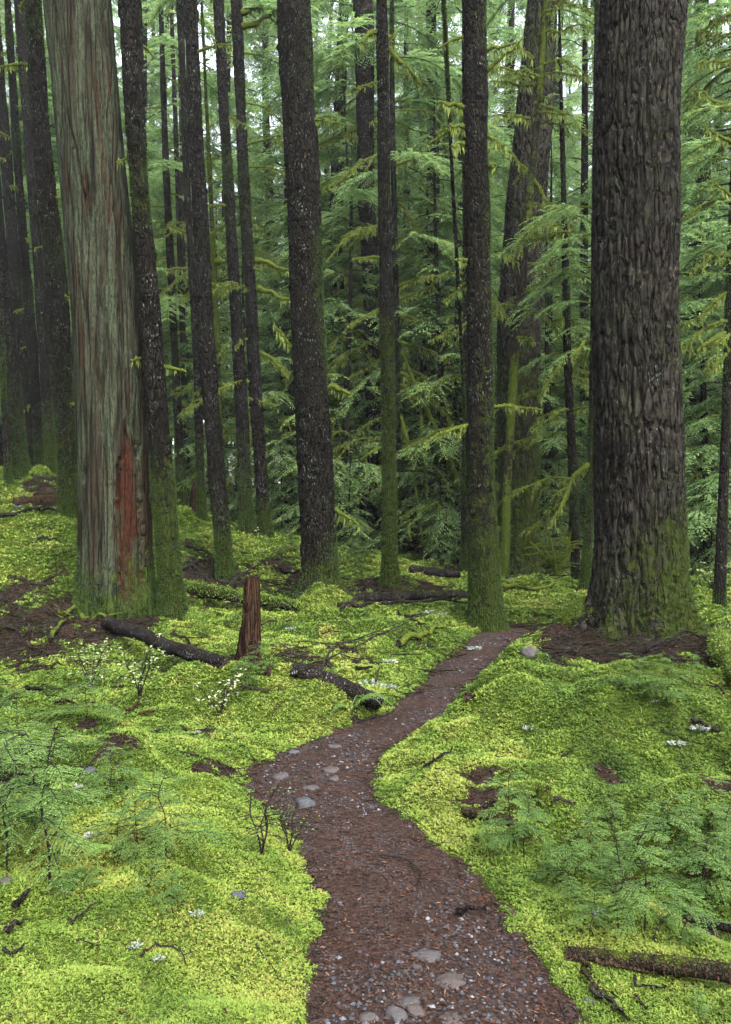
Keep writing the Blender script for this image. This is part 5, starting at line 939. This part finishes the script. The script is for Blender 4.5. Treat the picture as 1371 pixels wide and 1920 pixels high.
fern('spreading fern beside the tallest seedling in the moss', 150, 1668, 60, 6, 2, az0=.2, spread=4.2, el=.9, tint=.4)
fern('bright fern frond rising beside the moss hung stub', 990, 1530, 52, 4, 3, az0=.9, spread=2.2, el=1.6, tint=.6)
fern('dark small fern at the foot of the ancient trunk', 1025, 1092, 18, 6, 4, el=.8)
fern('pale fern in the rough ground beyond the fir', 1300, 1120, 26, 7, 5, el=.8, tint=.8)
fern('second pale fern farther back in the rough ground beyond the fir', 1320, 1085, 22, 7, 6, el=.8, tint=.9)

def shrub(name, label, cat, px, py, h, w, stems, leafn, mat, lsize, seed, Yd=None, stem_mat='twig', moss=.0, leaf=True, tintm=.6, thick=.005):
    b = G(px, py); g = np.random.default_rng(seed); k = b[1] / F; h *= k; w *= k; root = empty(name, tuple(b), label, cat); mb = MB(); lb = MB(); tips = []
    for i in range(stems):
        a = g.random() * 6.28; n = 10; s = np.linspace(0, 1, n); off = w * .5 * (.3 + .7 * g.random()); pts = np.stack([np.cos(a) * off * s ** 1.3, np.sin(a) * off * s ** 1.3, h * (.6 + .4 * g.random()) * s], -1); pts[:, :2] += .08 * h * np.stack([noise3(np.stack([s * 3, s * 0 + seed, s * 0 + i], -1)), noise3(np.stack([s * 3, s * 0 + i, s * 0 + seed], -1))], -1) * s[:, None]; pts[0, 2] = -.04
        add_tube(mb, pts, thick * (1 - .75 * s) + .001, 5, 0, moss=moss); 
        for j in range(7):
            q = .3 + .7 * g.random(); c = np.array([np.interp(q, s, pts[:, m]) for m in range(3)]); a2 = g.random() * 6.28; l = h * (.15 + .25 * g.random()); e = np.linspace(0, 1, 5); tp = c + np.stack([np.cos(a2) * l * e, np.sin(a2) * l * e, l * (.35 * e - .3 * e ** 2)], -1); add_tube(mb, tp, thick * .4 * (1 - .6 * e) + .0006, 4, 0, moss=moss); tips.append(tp)
    mb.build('stems', M[stem_mat], root, smooth=True)
    if leaf:
        per = max(1, leafn // len(tips))
        for tp in tips:
            q = .15 + .85 * g.random(per); c = np.stack([np.interp(q, np.linspace(0, 1, 5), tp[:, m]) for m in range(3)], -1); d = unit(np.stack([g.standard_normal(per), g.standard_normal(per), .25 * g.standard_normal(per) + .05], -1)); side = unit(np.cross(d, [0, 0, 1.0]) + .35 * g.standard_normal((per, 3))); L = lsize * k * (.6 + .6 * g.random(per)); kites(lb, c, d, side, L, L * .55, tint=np.clip(tintm + .2 * g.standard_normal(per), 0, 1), drop=.15)
        lb.build('leaves', M[mat], root)
    return root
shrub('huckleberry_shrub', 'small shrub with creamy white leaves on the mound below the broken stump', 'shrub', 412, 1345, 95, 90, 5, 150, 'pale', 9, 1, tintm=.9)
shrub('huckleberry_shrub', 'pale yellow green leaved shrub spreading over litter below the cedar', 'shrub', 170, 1300, 115, 190, 7, 330, 'pale', 8, 2, tintm=.45)
shrub('huckleberry_shrub', 'light leaved twiggy shrub beside the dark log below the cedar', 'shrub', 262, 1310, 125, 130, 5, 200, 'pale', 8, 3, tintm=.5)
shrub('bare_sapling', 'thin bare twiggy sapling standing at the mossy trail edge', 'sapling', 492, 1608, 150, 90, 4, 160, 'seedling', 5, 4, tintm=.6, thick=.0035)
shrub('bare_sapling', 'second thin bare sapling nearer the trail centre beside the twiggy one', 'sapling', 543, 1600, 130, 90, 4, 140, 'seedling', 5, 5, tintm=.6, thick=.003)
shrub('twiggy_bush', 'pale bare twiggy bush far back between the slim trunk and the trail bend', 'bush', 800, 1052, 60, 130, 14, 0, 'pale', 5, 6, leaf=False, stem_mat='wood', thick=.012)
shrub('mossy_shrub', 'contorted lime mossy shrub behind the thin blackish tree', 'shrub', 1045, 1085, 110, 100, 7, 0, 'pale', 5, 7, leaf=False, stem_mat='branch', moss=.9, thick=.035)
shrub('twiggy_bush', 'grey leafless bush in the gloom beyond the massive fir', 'bush', 1310, 1060, 70, 120, 12, 160, 'pale', 6, 8, stem_mat='twig', thick=.014, tintm=.4)
shrub('huckleberry_shrub', 'pale leaved bush far back beside the massive fir', 'bush', 1340, 1110, 70, 90, 8, 300, 'pale', 8, 9, tintm=.35, thick=.01)
shrub('huckleberry_shrub', 'whitish leaved small shrub at the foot of the close pair of trunks', 'shrub', 478, 1005, 18, 30, 5, 50, 'pale', 6, 10, tintm=.8)
# broad leaf of a vanilla leaf plant
def broad_leaf():
    b = G(182, 1652); k = b[1] / F; root = empty('broad_leaf_plant', tuple(b), 'single bright broad three lobed leaf on a thin stalk behind the fern', 'plant'); hgt = 62 * k
    mb = MB(); add_tube(mb, np.array([[0, 0, -.02], [.003, 0, hgt * .5], [0, 0, hgt]]), .003, 6, 0, tint=.8); mb.build('stalk', M['fern'], root)
    mb = MB(); d = np.array([[math.cos(a), math.sin(a), .1] for a in (.3, 2.4, 4.5)]); 
    for dv in d:
        for o in (-.35, 0, .35):
            v = unit(np.array([dv[0] * math.cos(o) - dv[1] * math.sin(o), dv[0] * math.sin(o) + dv[1] * math.cos(o), .12])); kites(mb, np.array([[0, 0, hgt]]), v[None], unit(np.cross(v, [0, 0, 1.0]))[None], 30 * k, 22 * k, drop=.15, tint=.62)
    mb.build('leaf', M['fern'], root)
broad_leaf()

# ------------------------------------------------------------------ the damp air of the wood
def haze():
    m, t = new_mat('forest_air'); pv = t.nodes.new('ShaderNodeVolumePrincipled'); pv.inputs['Density'].default_value = HAZE; pv.inputs['Color'].default_value = (.86, .93, .96, 1); pv.inputs['Anisotropy'].default_value = .2
    out = t.nodes.new('ShaderNodeOutputMaterial'); t.links.new(pv.outputs[0], out.inputs['Volume'])
    x0, x1, y0, y1, z0, z1 = -128, 128, -9, 128, -4, 42; V = [(x, y, z) for z in (z0, z1) for y in (y0, y1) for x in (x0, x1)]
    mb = MB(); mb.add(V, np.array([[0, 2, 3, 1], [4, 5, 7, 6], [0, 1, 5, 4], [2, 6, 7, 3], [0, 4, 6, 2], [1, 3, 7, 5]])); tag(mb.build('haze', m), kind='stuff')
HAZE = 0.0005
haze()
